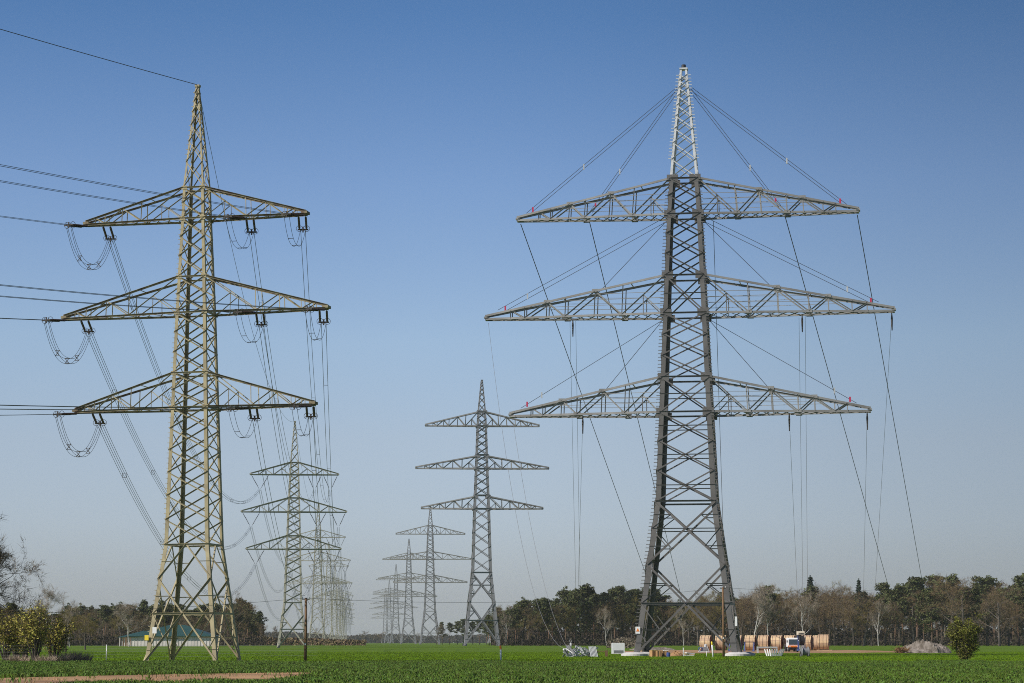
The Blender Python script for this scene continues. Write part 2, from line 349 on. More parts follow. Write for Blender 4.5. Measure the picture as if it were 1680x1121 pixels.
    for (zl, zu, L) in spec['arms']:
        for sd_ in (-1, 1):
            Ln = L * (spec.get('rfac', 1) if sd_ > 0 else spec.get('lfac', 1)); hl, hu = hw(zl), hw(zu); tw = spec['tipw']
            def lo(f, s): return V((sd_ * (hl + (Ln - hl) * f), s * (hl + (tw - hl) * f), zl))
            def up(f, s): return V((sd_ * (hu + (Ln - hu) * f), s * (hu + (tw - hu) * f), zu + (zl + spec['tiph'] - zu) * f))
            ch = MB(); web = MB(); cw = spec['chord']; ww = spec['web']; nodes = spec['nodes']
            for s in (-1, 1):
                k = 0 if s < 0 else 2
                lf = spec.get('lowflange', False); mem(ch, lo(0, s), lo(1, s), cw, k, lf); mem(ch, up(0, s), up(1, s), cw, k, lf and s < 0)
                prev = up(0, s)
                for f, isup in nodes:
                    p = up(f, s) if isup else lo(f, s); mem(web, prev, p, ww, k); prev = p
                    mem(web, lo(f, s), up(f, s), ww * .8, k)
                f0 = nodes[0][0]; p = (up(0, s) + lo(f0, s)) / 2; f1 = (abs(p.x) - hl) / (Ln - hl)
                mem(web, p, lo(f1, s), ww * .7, k); mem(web, p, lo(0, s), ww * .8, k)
                mem(web, lo(f1, s), p, ww * .7, k)
                if spec.get('rails'):
                    for g, e in ((.35, .75), (.55, .62), (.75, .5)):
                        a_ = lo(0, s); b_ = up(0, s); z_ = zl + (zu - zl) * g * .75
                        e_ = min(e, (zu - z_) / (zu - zl) * .95); c_ = up(e_, s); web.bar(V((a_.x, a_.y, z_)), V((c_.x, c_.y, z_)), .05)
            nb = spec['lace']; 
            for q in range(nb):                                  # lacing of the bottom and top planes
                f0, f1 = q / nb, (q + 1) / nb
                if near:
                    web.angle(lo(f0, -1), lo(f1, 1), ww * .7, (0, 0, -1)); web.angle(lo(f0, 1), lo(f1, -1), ww * .7, (0, 0, -1))
                elif q % 2 == 0: web.bar(lo(f0, -1), lo(f1, 1), ww * .6)
                if q % 3 == 0 and q: web.bar(up(f0, -1), up(f0, 1), ww * .6)
            ch.bar(lo(1, -1), lo(1, 1), cw); ch.bar(up(1, -1), up(1, 1), cw)
            if near: ch.box((lo(1, 0) + up(1, 0)) / 2, (.5, tw * 2 + .2, .22))
            if spec.get('plates') and near:
                for f, isup in nodes[:4]:
                    for s in (-1, 1): p = up(f, s) if isup else lo(f, s); web.box(p + V((0, -.04, 0)), (.75, .04, .5))
            a = ch.build('crossarm', spec.get('chord_mat', spec.get('web_mat', mS)), root); web.build('web_bracing', spec.get('web_mat', mS), a)
            arms.append((sd_, zl, Ln, lo, a))
    return arms, hw
def local(root, p):
    return V(root.location) + root.rotation_euler.to_matrix() @ V(p)
OLD = dict(prof=[(0, 3.1), (9.6, 1.92), (21.0, 1.57), (29.0, 1.33), (37.05, 1.01), (39.7, .92), (48.6, .13)], mat=M['ystl'], leg=.27, brace=.115,
    peak=39.7, panels=[(0, 6.8, 1, 'B'), (6.8, 9.6, 1, 'V'), (9.6, 21, 6, 'X'), (21, 23.9, 2, 'X'), (23.9, 29, 3, 'X'), (29, 32.05, 2, 'X'), (32.05, 37.05, 3, 'X'), (37.05, 39.7, 2, 'X'), (39.7, 48.6, 7, 'P')],
    horiz=[9.6, 21, 23.9, 29, 32.05, 37.05, 39.7], arms=[(37.05, 39.7, 9.4), (29.0, 32.05, 11.2), (21.0, 23.9, 10.1)], tipw=.35, tiph=.28,
    chord=.17, web=.085, nodes=[(.42, 0), (.62, 1), (.8, 0), (.9, 1)], lace=9, pegs=(0, 3), peg=.16, pegd=.42, gus=.3, pegw=1.2)
def upd(d, **k): e = dict(d); e.update(k); return e
NEW = dict(prof=[(0, 6.0), (18.1, 3.55), (28.7, 3.08), (40.6, 2.55), (52.7, 2.02), (57.1, 1.70), (70.9, .42)], mat=M['gstl'], peak_mat=M['galv'], leg=.52, brace=.165,
    peak=57.1, panels=[(0, 10.7, 1, 'B'), (10.7, 18.1, 1, 'B'), (18.1, 28.7, 3, 'XH'), (28.7, 32.9, 1, 'XH'), (32.9, 40.6, 3, 'X'), (40.6, 45.2, 1, 'XH'), (45.2, 52.7, 3, 'X'), (52.7, 57.1, 2, 'X'), (57.1, 70.2, 9, 'P')],
    horiz=[18.1, 28.7, 32.9, 40.6, 45.2, 52.7, 57.1], arms=[(52.7, 57.1, 20.4), (40.6, 45.2, 24.3), (28.7, 32.9, 21.3)], rfac=1.015, lowflange=True, web_mat=M['webstl'], tipw=.45, tiph=.4,
    chord=.27, web=.15, nodes=[(.23, 0), (.385, 1), (.55, 0), (.655, 1), (.78, 0), (.86, 1)], lace=16, pegs=(0, 1), peg=.40, pegd=.42, gus=.85, rails=True, plates=True, pegw=2.2)
# --- the near yellowish pylon and its line
TH_L = -R(12)
LP = [(-26.3, 193.0)] + [(-47.0 - .0664 * (d - 500), d) for d in (500, 806, 1112, 1418, 1724, 2030, 2336, 2660)]
ORD = ['first', 'second', 'third', 'fourth', 'fifth', 'sixth', 'seventh', 'eighth', 'ninth']
pyl = thing('lattice_pylon', 'large pale yellow lattice pylon with looped jumper wires, nearest on the left', 'pylon', (LP[0][0], LP[0][1], 0), TH_L, 'yellow lattice pylons')
pyl.rotation_euler.y = -R(.6)                    # leans a little to the left
armsL, hwL = lattice(upd(OLD, lfac=1.045, rfac=1.02, chord_mat=M['rust_shade']), pyl)
mb = MB(); mb.box((-2.95, -3.02, 2.0), (.34, .04, .42)); mb.build('warning_sign', M['yellow'], pyl)
mb = MB(); mb.box((-2.25, -3.08, 2.6), (.36, .04, .5)); mb.build('number_plate', M['white'], pyl)
def string(a, d, L, n, root, name='insulator_string'):          # one long-rod insulator with sheds; returns end
    d = V(d).normalized(); mb = MB(); pts = []; rr = []
    k = n
    for q in range(k):
        f = .12 + .76 * q / k
        for g, r in ((0, .045), (.3, .045), (.35, .10), (.65, .10), (.7, .045)): pts.append(V(a) + d * L * (f + .76 / k * g)); rr.append(r)
    pts = [V(a)] + pts + [V(a) + d * L]; rr = [.03] + rr + [.03]
    mb.tube(pts, rr, 7); return mb
AWAY = V((-.0664, 1, -.155)).normalized(); TOW = V((-.44, -.898, -.10)).normalized()
ci, si = math.cos(-TH_L), math.sin(-TH_L)
def inv(d): return V((d[0] * ci - d[1] * si, d[0] * si + d[1] * ci, d[2]))
LEV = ['top', 'middle', 'bottom']; phases = []
for li, (zl, zu, L) in enumerate(OLD['arms']):
    for nm, xin, xout, q in (('left', -(L * 1.045 - 1.7), -(L * 1.045 + .1), 4), ('inner right', L * .50, L * .50 - .5, 2), ('outer right', L * 1.02 - .3, L * 1.02 - .3, 2)):
        ends = []
        for tagd, d, x, LS in (('away', inv(AWAY), xin, 3.5), ('toward', inv(TOW), xout, 2.5)):
            b0 = V((x, 0, zl - .1)); sdv = V((-d.y, d.x, 0)).normalized(); e = b0 + d * LS
            par = MB()
            for s in (-.3, .3):
                t_ = string(b0 + sdv * s, d, LS, 16, pyl); o = t_.build('insulator_string', M['ins'], pyl)
                r_ = MB(); r_.torus(b0 + sdv * s + d * (LS * .93), d, .27, .02)
                r_.build('grading_ring', M['ins'], o)
            par.bar(e - sdv * .45, e + sdv * .45, .12); par.bar(e - V((0, 0, .25)), e + V((0, 0, .25)), .1); par.build('yoke', M['strap'], pyl)
            ends.append((local(pyl, e), V(local(pyl, e + sdv) - local(pyl, e))))
        phases.append((li, nm, q, ends))
def offs(q): return [(-.2, 0), (.2, 0)] if q == 2 else [(-.2, .2), (.2, .2), (-.2, -.2), (.2, -.2)]
def para(a, b, sag, n):
    return [a + (b - a) * (i / n) - V((0, 0, 4 * sag * (i / n) * (1 - i / n))) for i in range(n + 1)]
def span(a, b, sag, q, r, n, label, group, spacers=0, side=None, name='conductor_bundle', cat='power line', m=None):
    d = (b - a); s = V((-d.y, d.x, 0)).normalized() if side is None else side
    mb = MB()
    for ox, oz in (offs(q) if q > 1 else [(0, 0)]):
        mb.tube([p + s * ox + V((0, 0, oz)) for p in para(a, b, sag, n)], r, 4)
    o = tag(mb.build(name, m or M['wire']), label, cat, group)
    for k in range(spacers):
        f = (k + .5) / spacers; p = a + d * f - V((0, 0, 4 * sag * f * (1 - f))); sp = MB(); of = offs(q)
        for i in range(len(of)):
            u, v_ = of[i], of[(i + 1) % len(of)] if q == 2 else of[[1, 3, 0, 2][i]]
            sp.bar(p + s * u[0] + V((0, 0, u[1])), p + s * v_[0] + V((0, 0, v_[1])), .035)
        sp.build('spacer', M['strap'], o)
    return o
# --- suspension pylons of the same line
SUSP = upd(OLD, nodes=[(.42, 0), (.62, 1), (.8, 0)], pegs=(), lace=6)
att = []
for k, (x, y) in enumerate(LP[1:]):
    fat = 1 + .12 * k
    sp_ = upd(SUSP, mat=M['farstl'], leg=.30 * min(fat, 1.5), brace=.14 * min(fat, 1.5), chord=.22 * min(fat, 1.4), web=.11 * min(fat, 1.4))
    lab = [None, 'second pale yellow pylon, behind the telegraph pole at the field', 'third pale yellow pylon, just right of the second one', 'fourth pale yellow pylon in the receding row',
           'fifth pale yellow pylon in the receding row', 'sixth pale yellow pylon in the receding row', 'seventh hazy pylon in the receding yellow row', 'eighth hazy pylon in the receding yellow row', 'last and faintest pylon in the receding yellow row'][k + 1]
    p = thing('lattice_pylon', lab, 'pylon', (x, y, gz(x, y)), R(3.8), 'yellow lattice pylons')
    lattice(sp_, p, near=(k == 0))
    pts = {}
    for li, (zl, zu, L) in enumerate(OLD['arms']):
        for nm, x0, x1 in (('left', -L + .1, -L + 3.9), ('inner right', L * .30, L * .62), ('outer right', L - 3.2, L - .1)):
            xm = (x0 + x1) / 2; zb = zl - 2.9
            if k < 5:
                for xa in (x0, x1):
                    a = V((xa, 0, zl)); e = V((xm + (.25 if xa > xm else -.25), 0, zb))
                    if k < 2: mb = string(a, e - a, (e - a).length, 9, p)
                    else: mb = MB(); mb.bar(a, e, .16)
                    mb.build('insulator_string', M['ins'], p)
            pts[(li, nm)] = local(p, (xm, 0, zb - .25))
    pts['top'] = local(p, (0, 0, 48.6)); att.append(pts)
WH = {'left': 'left tip', 'inner right': 'inner right point', 'outer right': 'right tip'}
for li, nm, q, ends in phases:
    (ea, sa), (et, st) = ends
    span(ea, att[0][(li, nm)], 10.5, q, .021, 48, f'{"four" if q == 4 else "two"} wires, first to second yellow pylon, {LEV[li]} crossarm, {WH[nm]}', 'lines from first to second yellow pylon', 7)
    D = 300.0; b = V((et.x - .44 * D, et.y - .898 * D, et.z + 1))
    span(et, b, 7.9 if li else 6.8, 2, .019, 60, f'wire pair leaving the frame at left, {LEV[li]} crossarm, {WH[nm]}, nearest yellow pylon', 'lines leaving the frame at left', 0)
    # jumper loop between the two strings
    mb = MB(); n = 22; dep = 3.0 if q == 4 else 2.0
    hs = V((ea - et).y * 1.0, ) if False else V((-(ea - et).y, (ea - et).x, 0)).normalized(); cr = []
    for ox, oz in offs(q):
        pts = []
        for i in range(n + 1):
            f = i / n; p = et + (ea - et) * f; dz = dep * (1 - abs(2 * f - 1) ** 2.4)
            pts.append(p + hs * ox * 1.1 + V((0, 0, oz * 1.1 - dz)))
        mb.tube(pts, .018, 4); cr.append(pts)
    o = tag(mb.build('jumper_loop', M['wire']), f'hanging loop of {"four" if q == 4 else "two"} jumper wires, {LEV[li]} crossarm, {WH[nm]}, nearest yellow pylon', 'jumper wire', 'jumper loops on the nearest yellow pylon')
    for i in (6, 11, 16):
        sp = MB()
        for u in range(len(cr)): sp.bar(cr[u][i], cr[(u + 1) % len(cr)][i], .04)
        sp.build('spacer', M['strap'], o)
for k in range(5):
    for li in range(3):
        for nm in ('left', 'inner right', 'outer right'):
            q = (4 if nm == 'left' else 2) if k < 2 else 2
            span(att[k][(li, nm)], att[k + 1][(li, nm)], 10.5, q, .02 + .004 * k, 30 if k < 2 else 16, f'wires between {ORD[k + 1]} and {ORD[k + 2]} yellow pylons, {LEV[li]} crossarms, {WH[nm]}', f'lines from {ORD[k + 1]} to {ORD[k + 2]} yellow pylon')
top = local(pyl, (0, 0, 48.75)); b = V((top.x - 132, top.y - 269, 50))
span(top, b, 5, 1, .03, 60, 'single earth wire running up left from the tip of the nearest yellow pylon', 'earth wires', 0, name='earth_wire', cat='power line')
mb = MB(); 
o = span(top, att[0]['top'], 8, 1, .022, 48, 'single earth wire from the tip of the nearest yellow pylon to the second', 'earth wires', 0, name='earth_wire')
for k in range(5): span(att[k]['top'], att[k + 1]['top'], 8, 1, .022, 20, f'earth wire between tips of the {ORD[k + 1]} and {ORD[k + 2]} yellow pylons', 'earth wires', 0, name='earth_wire')
# --- the big grey pylon under construction
YR = 276.0; rp = thing('lattice_pylon', 'huge dark grey lattice pylon with pale peak and stay ropes', 'pylon', (20.95, YR, .0), -R(8.5), 'grey lattice pylons')
armsR, hwR = lattice(NEW, rp)
for i in range(4):
    mb = MB(); x, y = CN[i][0] * 5.95, CN[i][1] * 5.95
    ring = lambda r, z: [V((x + r * math.cos(a * math.pi / 12), y + r * math.sin(a * math.pi / 12), z)) for a in range(24)]
    mb.prism(ring(1.55, -.3), ring(1.55, .26)); mb.prism(ring(1.5, .26), ring(.95, .46)); mb.build('concrete_footing', M['conc'], rp)
c = V((-5.55, -5.72, 3.0)); mb = MB(); mb.box(c, (.55, .05, .8)); sg = mb.build('warning_sign', M['white'], rp)
mb = MB(); mb.prism([c + V(q) + V((0, -.03, .05)) for q in ((-.2, 0, -.2), (.2, 0, -.2), (0, 0, .2))], [c + V(q) + V((0, -.045, .05)) for q in ((-.2, 0, -.2), (.2, 0, -.2), (0, 0, .2))]); mb.build('warning_triangle', M['orange'], sg)
mb = MB()
mb.box((5.85, -5.95, 4.0), (.26, .26, 1.1)); mb.build('cable_box', M['white'], rp)
mb = MB(); mb.tube([(0, 0, 70.9), (0, 0, 71.5)], [.3, .26], 8); mb.build('peak_cap', M['black'], rp)
# --- following grey pylons
Q2 = upd(NEW, mat=M['galv2'], peak_mat=M['galv2'], prof=[(0, 4.9), (20, 2.75), (37.5, 2.2), (48.6, 1.75), (60.4, 1.35), (64.3, 1.1), (73.2, .25)], peak=64.3,
    panels=[(0, 12, 1, 'B'), (12, 20, 1, 'B'), (20, 37.5, 5, 'X'), (37.5, 41.2, 1, 'X'), (41.2, 48.6, 3, 'X'), (48.6, 52.4, 2, 'X'), (52.4, 60.4, 4, 'X'), (60.4, 64.3, 2, 'X'), (64.3, 72.8, 6, 'P')],
    horiz=[20, 37.5, 41.2, 48.6, 52.4, 60.4, 64.3], arms=[(60.4, 64.3, 15.6), (48.6, 52.0, 18.2), (37.5, 40.8, 16.6)], leg=.55, brace=.21, chord=.34, web=.20, pegs=(), rails=False, plates=False, lace=8)
Q3 = upd(Q2, prof=[(0, 4.6), (15, 2.7), (28, 2.1), (38.6, 1.75), (50, 1.35), (54, 1.1), (62.3, .25)], peak=54.0,
    panels=[(0, 9, 1, 'B'), (9, 15, 1, 'B'), (15, 28, 4, 'X'), (28, 31.5, 1, 'X'), (31.5, 38.6, 3, 'X'), (38.6, 42.4, 2, 'X'), (42.4, 50, 4, 'X'), (50, 54, 2, 'X'), (54, 62, 6, 'P')],
    horiz=[15, 28, 31.5, 38.6, 42.4, 50, 54], arms=[(50, 54, 15.6), (38.6, 42.0, 18.2), (28, 31.3, 16.6)], leg=.6, brace=.24, chord=.42, web=.24)
LABQ = ['slim grey pylon with three long crossarms, left of the huge dark grey pylon', 'second smaller grey pylon, left of the slim grey one', 'third hazy grey pylon in the middle row', 'fourth hazy grey pylon in the middle row', 'fifth hazy grey pylon in the middle row', 'faintest grey pylon at the far end of the middle row']
for k, (d, px) in enumerate(((640, 790), (1062, 705), (1390, 670), (1845, 649), (2300, 638), (2650, 632))):
    p = onground(px, d); q = thing('lattice_pylon', LABQ[k], 'pylon', p, R(3.5), 'grey lattice pylons')
    lattice(Q2 if k == 0 else Q3, q, near=(k == 0))
# --- stays and ropes on the grey pylon
def lp(x, y, z): return local(rp, (x, y, z))
def rope(a, b, r, label, group='ropes on the huge grey pylon', sag=0.0, two=0.0, m='rope', slings=0, cat='rope', name='rope'):
    mb = MB(); d = b - a; s = V((d.z, 0, -d.x)).normalized()
    for e in ((-two / 2, two / 2) if two else (0,)):
        mb.tube([p + s * e for p in para(a, b, sag, 16 if sag else 6)], r, 5)
    o = tag(mb.build(name, M[m]), label, cat, group)
    if slings:
        e = d.normalized(); mb = MB(); mb.box(b - e * .9, (.2, .2, .6)); mb.build('red_sling', M['red'], o)
        mb = MB(); mb.box(b - e * slings, (.16, .16, .7)); mb.build('turnbuckle', M['galv'], o)
    return o
A_ = NEW['arms']
for sgn, sw in ((-1, 'left'), (1, 'right')):
    L1 = A_[0][2]; rope(lp(sgn * .75, 0, 68.6), lp(sgn * (L1 - 1.1), 0, 53.5), .032, f'doubled stay rope from the pale peak to the {sw} tip of the top crossarm', two=.34, slings=9, name='stay_rope')
    rope(lp(sgn * .75, 0, 68.4), lp(sgn * L1 * .56, 0, 53.6), .032, f'steeper doubled stay rope from the pale peak to the middle of the {sw} top crossarm', two=.3, slings=6, name='stay_rope')
    L2 = A_[1][2]; rope(lp(sgn * 2.2, -1.2, 52.2), lp(sgn * (L2 - 1.5), 0, 41.5), .032, f'doubled stay rope from below the top crossarm to the {sw} tip of the middle crossarm', two=.55, slings=4, name='stay_rope')
    rope(lp(sgn * 2.2, -1, 52.0), lp(sgn * L2 * .43, -.6, 43.6), .036, f'steeper single stay rope from the mast to the {sw} middle crossarm', slings=0, name='stay_rope')
    L3 = A_[2][2]; rope(lp(sgn * 2.7, -1, 40.0), lp(sgn * (L3 - 1.2), 0, 29.7), .032, f'single stay rope from below the middle crossarm to the {sw} tip of the bottom crossarm', slings=3, name='stay_rope')
    rope(lp(sgn * 2.7, -1, 40.0), lp(sgn * L3 * .46, -.6, 31.6), .036, f'steeper single stay rope from the mast to the {sw} bottom crossarm', slings=0, name='stay_rope')
def hang(px, py, Y0, qx, qy, Y1, *a, **k): return rope(at(px, py, Y0), at(qx, qy, Y1), *a, **k)
# thick guy ropes running down beyond the trees
for (x, ex, nm_) in ((-A_[0][2] + .3, 1098, 'left tip'), (-A_[0][2] * .57, 1135, 'left middle'), (A_[0][2] * .59, 1482, 'right middle'), (A_[0][2] * 1.01, 1530, 'right tip')):
    rope(lp(x, 0, 52.3), at(ex, 1050, 640), .052, f'thick dark guy rope slanting down to the wood, top crossarm, {nm_}', name='guy_rope')
rope(lp(3.4, 0, 52), at(1192, 1052, 420), .035, 'thin rope falling steeply beside the right edge of the grey mast')
gp = lambda px, Y: onground(px, Y)
L2, L3 = A_[1][2], A_[2][2]
rope(lp(-L2 + .2, 0, 40.2), gp(925, 262) + V((0, 0, .9)), .018, 'thin pale rope curving from the left tip of the middle crossarm to the steel heap', sag=9, m='palerope')
rope(lp(-L3 + .2, 0, 28.4), gp(931, 262) + V((0, 0, .9)), .018, 'thin pale rope curving from the left tip of the bottom crossarm to the steel heap', sag=4, m='palerope')
for x, z, ex, s_, t2 in ((-L2 * .565, 40.2, 950, 'left middle crossarm', .7), (L2 * .57, 40.2, 1322, 'right middle crossarm', .8), (-L3 * .59, 28.4, 946, 'left bottom crossarm', 0), (L3 * .57, 28.4, 1312, 'right bottom crossarm', 0), (L3 * 1.0, 28.4, 1415, 'right tip of the bottom crossarm', 0), (L2 * 1.005, 40.2, 1430, 'right tip of the middle crossarm', 0)):
    o = rope(lp(x, 0, z), at(ex, 1062, 395), .02, f'thin grey rope hanging almost plumb from the {s_}', two=t2, m='palerope')
    mb = MB(); mb.tube([lp(x, 0, z + .2), lp(x, 0, z - .5), lp(x, 0, z - 1.9)], [.06, .13, .07], 6); mb.build('pulley', M['strap'], o)
# ------------------------------------------------------------------ trees
def rv(s=1.0): return V((random.gauss(0, s), random.gauss(0, s), random.gauss(0, s)))
def leafcloud(mb, c, rad, n, size, flat=0.6):
    c = np.array(c); P = rng.normal(0, 1, (n, 3)); P /= np.linalg.norm(P, axis=1)[:, None] + 1e-9
    P *= (rng.uniform(0, 1, n) ** .45)[:, None] * np.array(rad); P += c
    a = rng.normal(0, 1, (n, 3)); a[:, 2] *= flat; a /= np.linalg.norm(a, axis=1)[:, None]
    b = np.cross(a, rng.normal(0, 1, (n, 3))); b /= np.linalg.norm(b, axis=1)[:, None] + 1e-9
    s = size * rng.uniform(.6, 1.3, (n, 1))
    mb.tris(np.stack([P - a * s * .6 - b * s * .28, P + a * s * .7, P - a * s * .5 + b * s * .38], 1))
def slivers(mb, A, D, L, wd):
    A = np.array(A); D = np.array(D); n = len(A); L = np.asarray(L).reshape(-1, 1)
    s = np.cross(D, rng.normal(0, 1, (n, 3))); s /= np.linalg.norm(s, axis=1)[:, None] + 1e-9
    mb.tris(np.stack([A - s * wd / 2, A + s * wd / 2, A + D * L], 1))
def pine(h, seed, mcrown='needle', low=.5):
    random.seed(seed); t = MB(); c = MB(); bx, by = random.uniform(-.5, .5), random.uniform(-.5, .5)
    P = lambda f: V((bx * f + .2 * math.sin(5 * f + seed), by * f, h * f)); rb = .018 * h
    t.tube([P(i / 9) for i in range(10)], [rb * (1 - .8 * i / 9) for i in range(10)], 7)
    nl = random.randint(20, 27)
    for i in range(nl):
        f = low + (1 - low) * (i / nl) ** .8; a = P(min(f, .97)); an = random.uniform(0, 6.28)
        g = (f - low) / (1 - low); ln = h * .21 * (1 - .72 * g ** 1.6) * random.uniform(.45, 1.2)
        d = V((math.cos(an), math.sin(an), .15 + .5 * g)); e = a + d * ln; m_ = a + d * ln * .5 + V((0, 0, -.05 * ln))
        t.tube([a, m_, e], [rb * .28, rb * .2, .02], 4)
        for k in range(3):
            q = a + (e - a) * (.45 + .28 * k) + rv(.25); s = random.uniform(.7, 1.25) * h / 16
            leafcloud(c, q + V((0, 0, .2)), (1.15 * s, 1.15 * s, .55 * s), 42, .5)
    for i in range(5): leafcloud(c, P(1) + rv(.5) - V((0, 0, random.uniform(0, 1.2))), (.9, .9, .55), 42, .45)
    for i in range(random.randint(3, 7)):                      # dead stubs under the crown
        f = random.uniform(.25, low); a = P(f); an = random.uniform(0, 6.28); t.tube([a, a + V((math.cos(an), math.sin(an), .1)) * random.uniform(.5, 1.4)], [.05, .015], 3)
    return t, c
def spruce(h, seed):
    random.seed(seed); t = MB(); c = MB(); t.tube([(0, 0, 0), (0, 0, h)], [.02 * h, .01], 6)
    z = h * .12
    while z < h * .98:
        r = (h - z) * .24 + .15
        for k in range(7):
            an = random.uniform(0, 6.28); L = r * random.uniform(.6, 1.1); d = V((math.cos(an), math.sin(an), -.25))
            for j in range(4): leafcloud(c, V((0, 0, z)) + d * L * (j + .8) / 4, (.35, .35, .18), 9, .4)
        z += .5
    for j in range(4): leafcloud(c, (0, 0, h - .2 * j), (.08 + .05 * j, .08 + .05 * j, .2), 10, .25)
    return t, c
def bare(h, seed, spread=.5, split=.3, twn=5, twl=.9, rb=.020, upr=.45, tw=.035, droop=0.0, levels=4, kids=(4, 6)):
    random.seed(seed); t = MB(); c = MB(); ends = []
    def grow(a, d, L, r, lev):
        n = 4; pts = [a]; dd = d.normalized()
        for i in range(n):
            dd = (dd + rv(.055 if lev == 0 else .17) + V((0, 0, .05 * upr))).normalized(); pts.append(pts[-1] + dd * L / n)
        rr = [r * (1 - .62 * i / n) for i in range(n + 1)]
        t.tube(pts, rr, 7 if lev == 0 else (5 if lev == 1 else 3), caps=False)
        if lev >= levels - 1:
            for i in range(1, n + 1): ends.append((pts[i], dd))
            return
        k = random.randint(*kids) + (3 if lev == 0 else 0)
        for i in range(k):
            f = (split + (1 - split) * (i + random.random()) / k) if lev == 0 else random.uniform(.25, 1)
            x = f * n; j = min(int(x), n - 1); p = pts[j] + (pts[j + 1] - pts[j]) * (x - j)
            o = rv(1.0); o = (o - dd * o.dot(dd)).normalized()
            nd = (dd * (upr + .35 * f) + o * spread * 1.55 + V((0, 0, .18))).normalized()
            grow(p, nd, L * random.uniform(.42, .62) * (1.15 - .45 * f if lev == 0 else 1), max(r * (1 - .6 * f) * random.uniform(.42, .6), .012), lev + 1)
        if lev > 0: ends.append((pts[-1], dd))
    grow(V((0, 0, -.1)), V((random.uniform(-.06, .06), random.uniform(-.06, .06), 1)), h * .72, rb * h, 0)
    A = []; D = []; Ls = []
    for p, d in ends:
        for k in range(twn):
            dd = (d * .6 + rv(.55) + V((0, 0, .15 - droop))).normalized(); A.append(p + rv(.12)); D.append(dd); Ls.append(twl * random.uniform(.4, 1.2))
    slivers(c, A, D, Ls, tw); 
    zmax = max(v[2] for v in t.v); s = h / max(zmax, .1)
    for q in (t, c): q.v = [(v[0] * s, v[1] * s, v[2] * s) for v in q.v]
    return t, c, [(p * s, d) for p, d in ends]
def proto(name, t, c, mt, mc, label, cat='tree', crown='crown'):
    r = thing(name, label, cat); t.build('trunk', mt, r, smooth=True); c.build(crown, mc, r); return r
PR = {}
PR['pine'] = [proto('pine_tree', *pine(16, s, low=l), M['pbark'], M['needle'], 'x') for s, l in ((11, .44), (12, .52), (13, .34), (14, .6), (15, .4), (16, .28), (17, .5))]
PR['spruce'] = [proto('spruce_tree', *spruce(16, s), M['bark'], M['needle2'], 'x') for s in (21, 22)]
def bp(name, s, mt, mc, **k):
    t, c, e = bare(16, s, **k); return proto(name, t, c, mt, mc, 'x')
PR['bare'] = [bp('bare_tree', 31, M['bark'], M['twig'], spread=.55, split=.22), bp('bare_tree', 32, M['oakbark'], M['twig2'], spread=.6, split=.25), bp('bare_tree', 33, M['bark'], M['twig'], spread=.45, split=.3), bp('bare_tree', 34, M['oakbark'], M['twig'], spread=.65, split=.2), bp('bare_tree', 35, M['bark'], M['twig2'], spread=.4, split=.3)]
PR['olive'] = [bp('budding_tree', 41, M['bark'], M['twig3'], spread=.5, split=.2, twn=8), bp('budding_tree', 42, M['bark'], M['twig3'], spread=.42, split=.25, twn=8)]
PR['birch'] = [bp('birch_tree', s, M['birch'], M['palet'], spread=.42, split=.28, rb=.0105, upr=.6, tw=.032, twn=7, kids=(4, 6)) for s in (51, 52, 53)]
USED = set()
def tree(kind, px, Y, h, label, group=None, i=None, wide=1.0):
    ps = PR[kind]; k = random.randrange(len(ps)) if i is None else i; p = ps[k]; x = onground(px, Y); s = h / 16.0; rz = random.uniform(0, 6.28)
    if (kind, k) not in USED:
        USED.add((kind, k)); p.location = x; p.rotation_euler = (0, 0, rz); p.scale = (s * wide, s * wide, s); p["label"] = label
        if group: p["group"] = group
        return p
    return copy_thing(p, x, rz, (s * wide, s), label, group or '')
def interp(T, x):
    for (a, ya), (b, yb) in zip(T, T[1:]):
        if x <= b: return ya + (yb - ya) * (x - a) / (b - a)
    return T[-1][1]
KW = {'pine': 'dark green pine', 'bare': 'leafless brown tree', 'olive': 'olive budding tree', 'spruce': 'pointed dark spruce', 'birch': 'white-stemmed birch'}
ZR = [(760, 'right of the slim grey pylon'), (915, 'behind the steel heap'), (1002, 'behind the white box'), (1090, 'between the legs of the huge grey pylon'), (1215, 'behind the row of cable drums'), (1370, 'right of the cable drums'), (1460, 'behind the spoil mound'), (1560, 'behind the round green bush'), (9999, '')]
ZL = [(-60, 'behind the yellow-leaved bushes at left'), (145, 'left of the green-roofed barn'), (230, 'behind the green-roofed barn'), (350, 'right of the green-roofed barn'), (9999, '')]
def zone(Z, px):
    for (a, n), (b, _) in zip(Z, Z[1:]):
        if a <= px < b: return n
    return Z[0][1]
random.seed(99)
TOPR = [(700, 1040), (720, 1026), (760, 1024), (800, 1014), (818, 996), (850, 992), (900, 988), (930, 976), (950, 969), (1000, 973), (1050, 970), (1090, 976), (1120, 982), (1160, 975), (1200, 972), (1250, 970), (1300, 970), (1350, 964), (1400, 966), (1450, 966), (1500, 958), (1550, 953), (1600, 948), (1650, 950), (1720, 948)]
def kindR(px):
    r = random.random()
    if px < 1085: return 'pine' if r < (.8 if px > 930 else .62) else ('bare' if r < .86 else 'olive')
    if px < 1210: return 'olive' if r < .45 else ('bare' if r < .85 else 'pine')
    if px < 1440: return 'bare' if r < .82 else ('olive' if r < .9 else 'pine')
    if px < 1560: return 'pine' if r < .6 else 'bare'
    return 'bare' if r < .68 else 'pine'
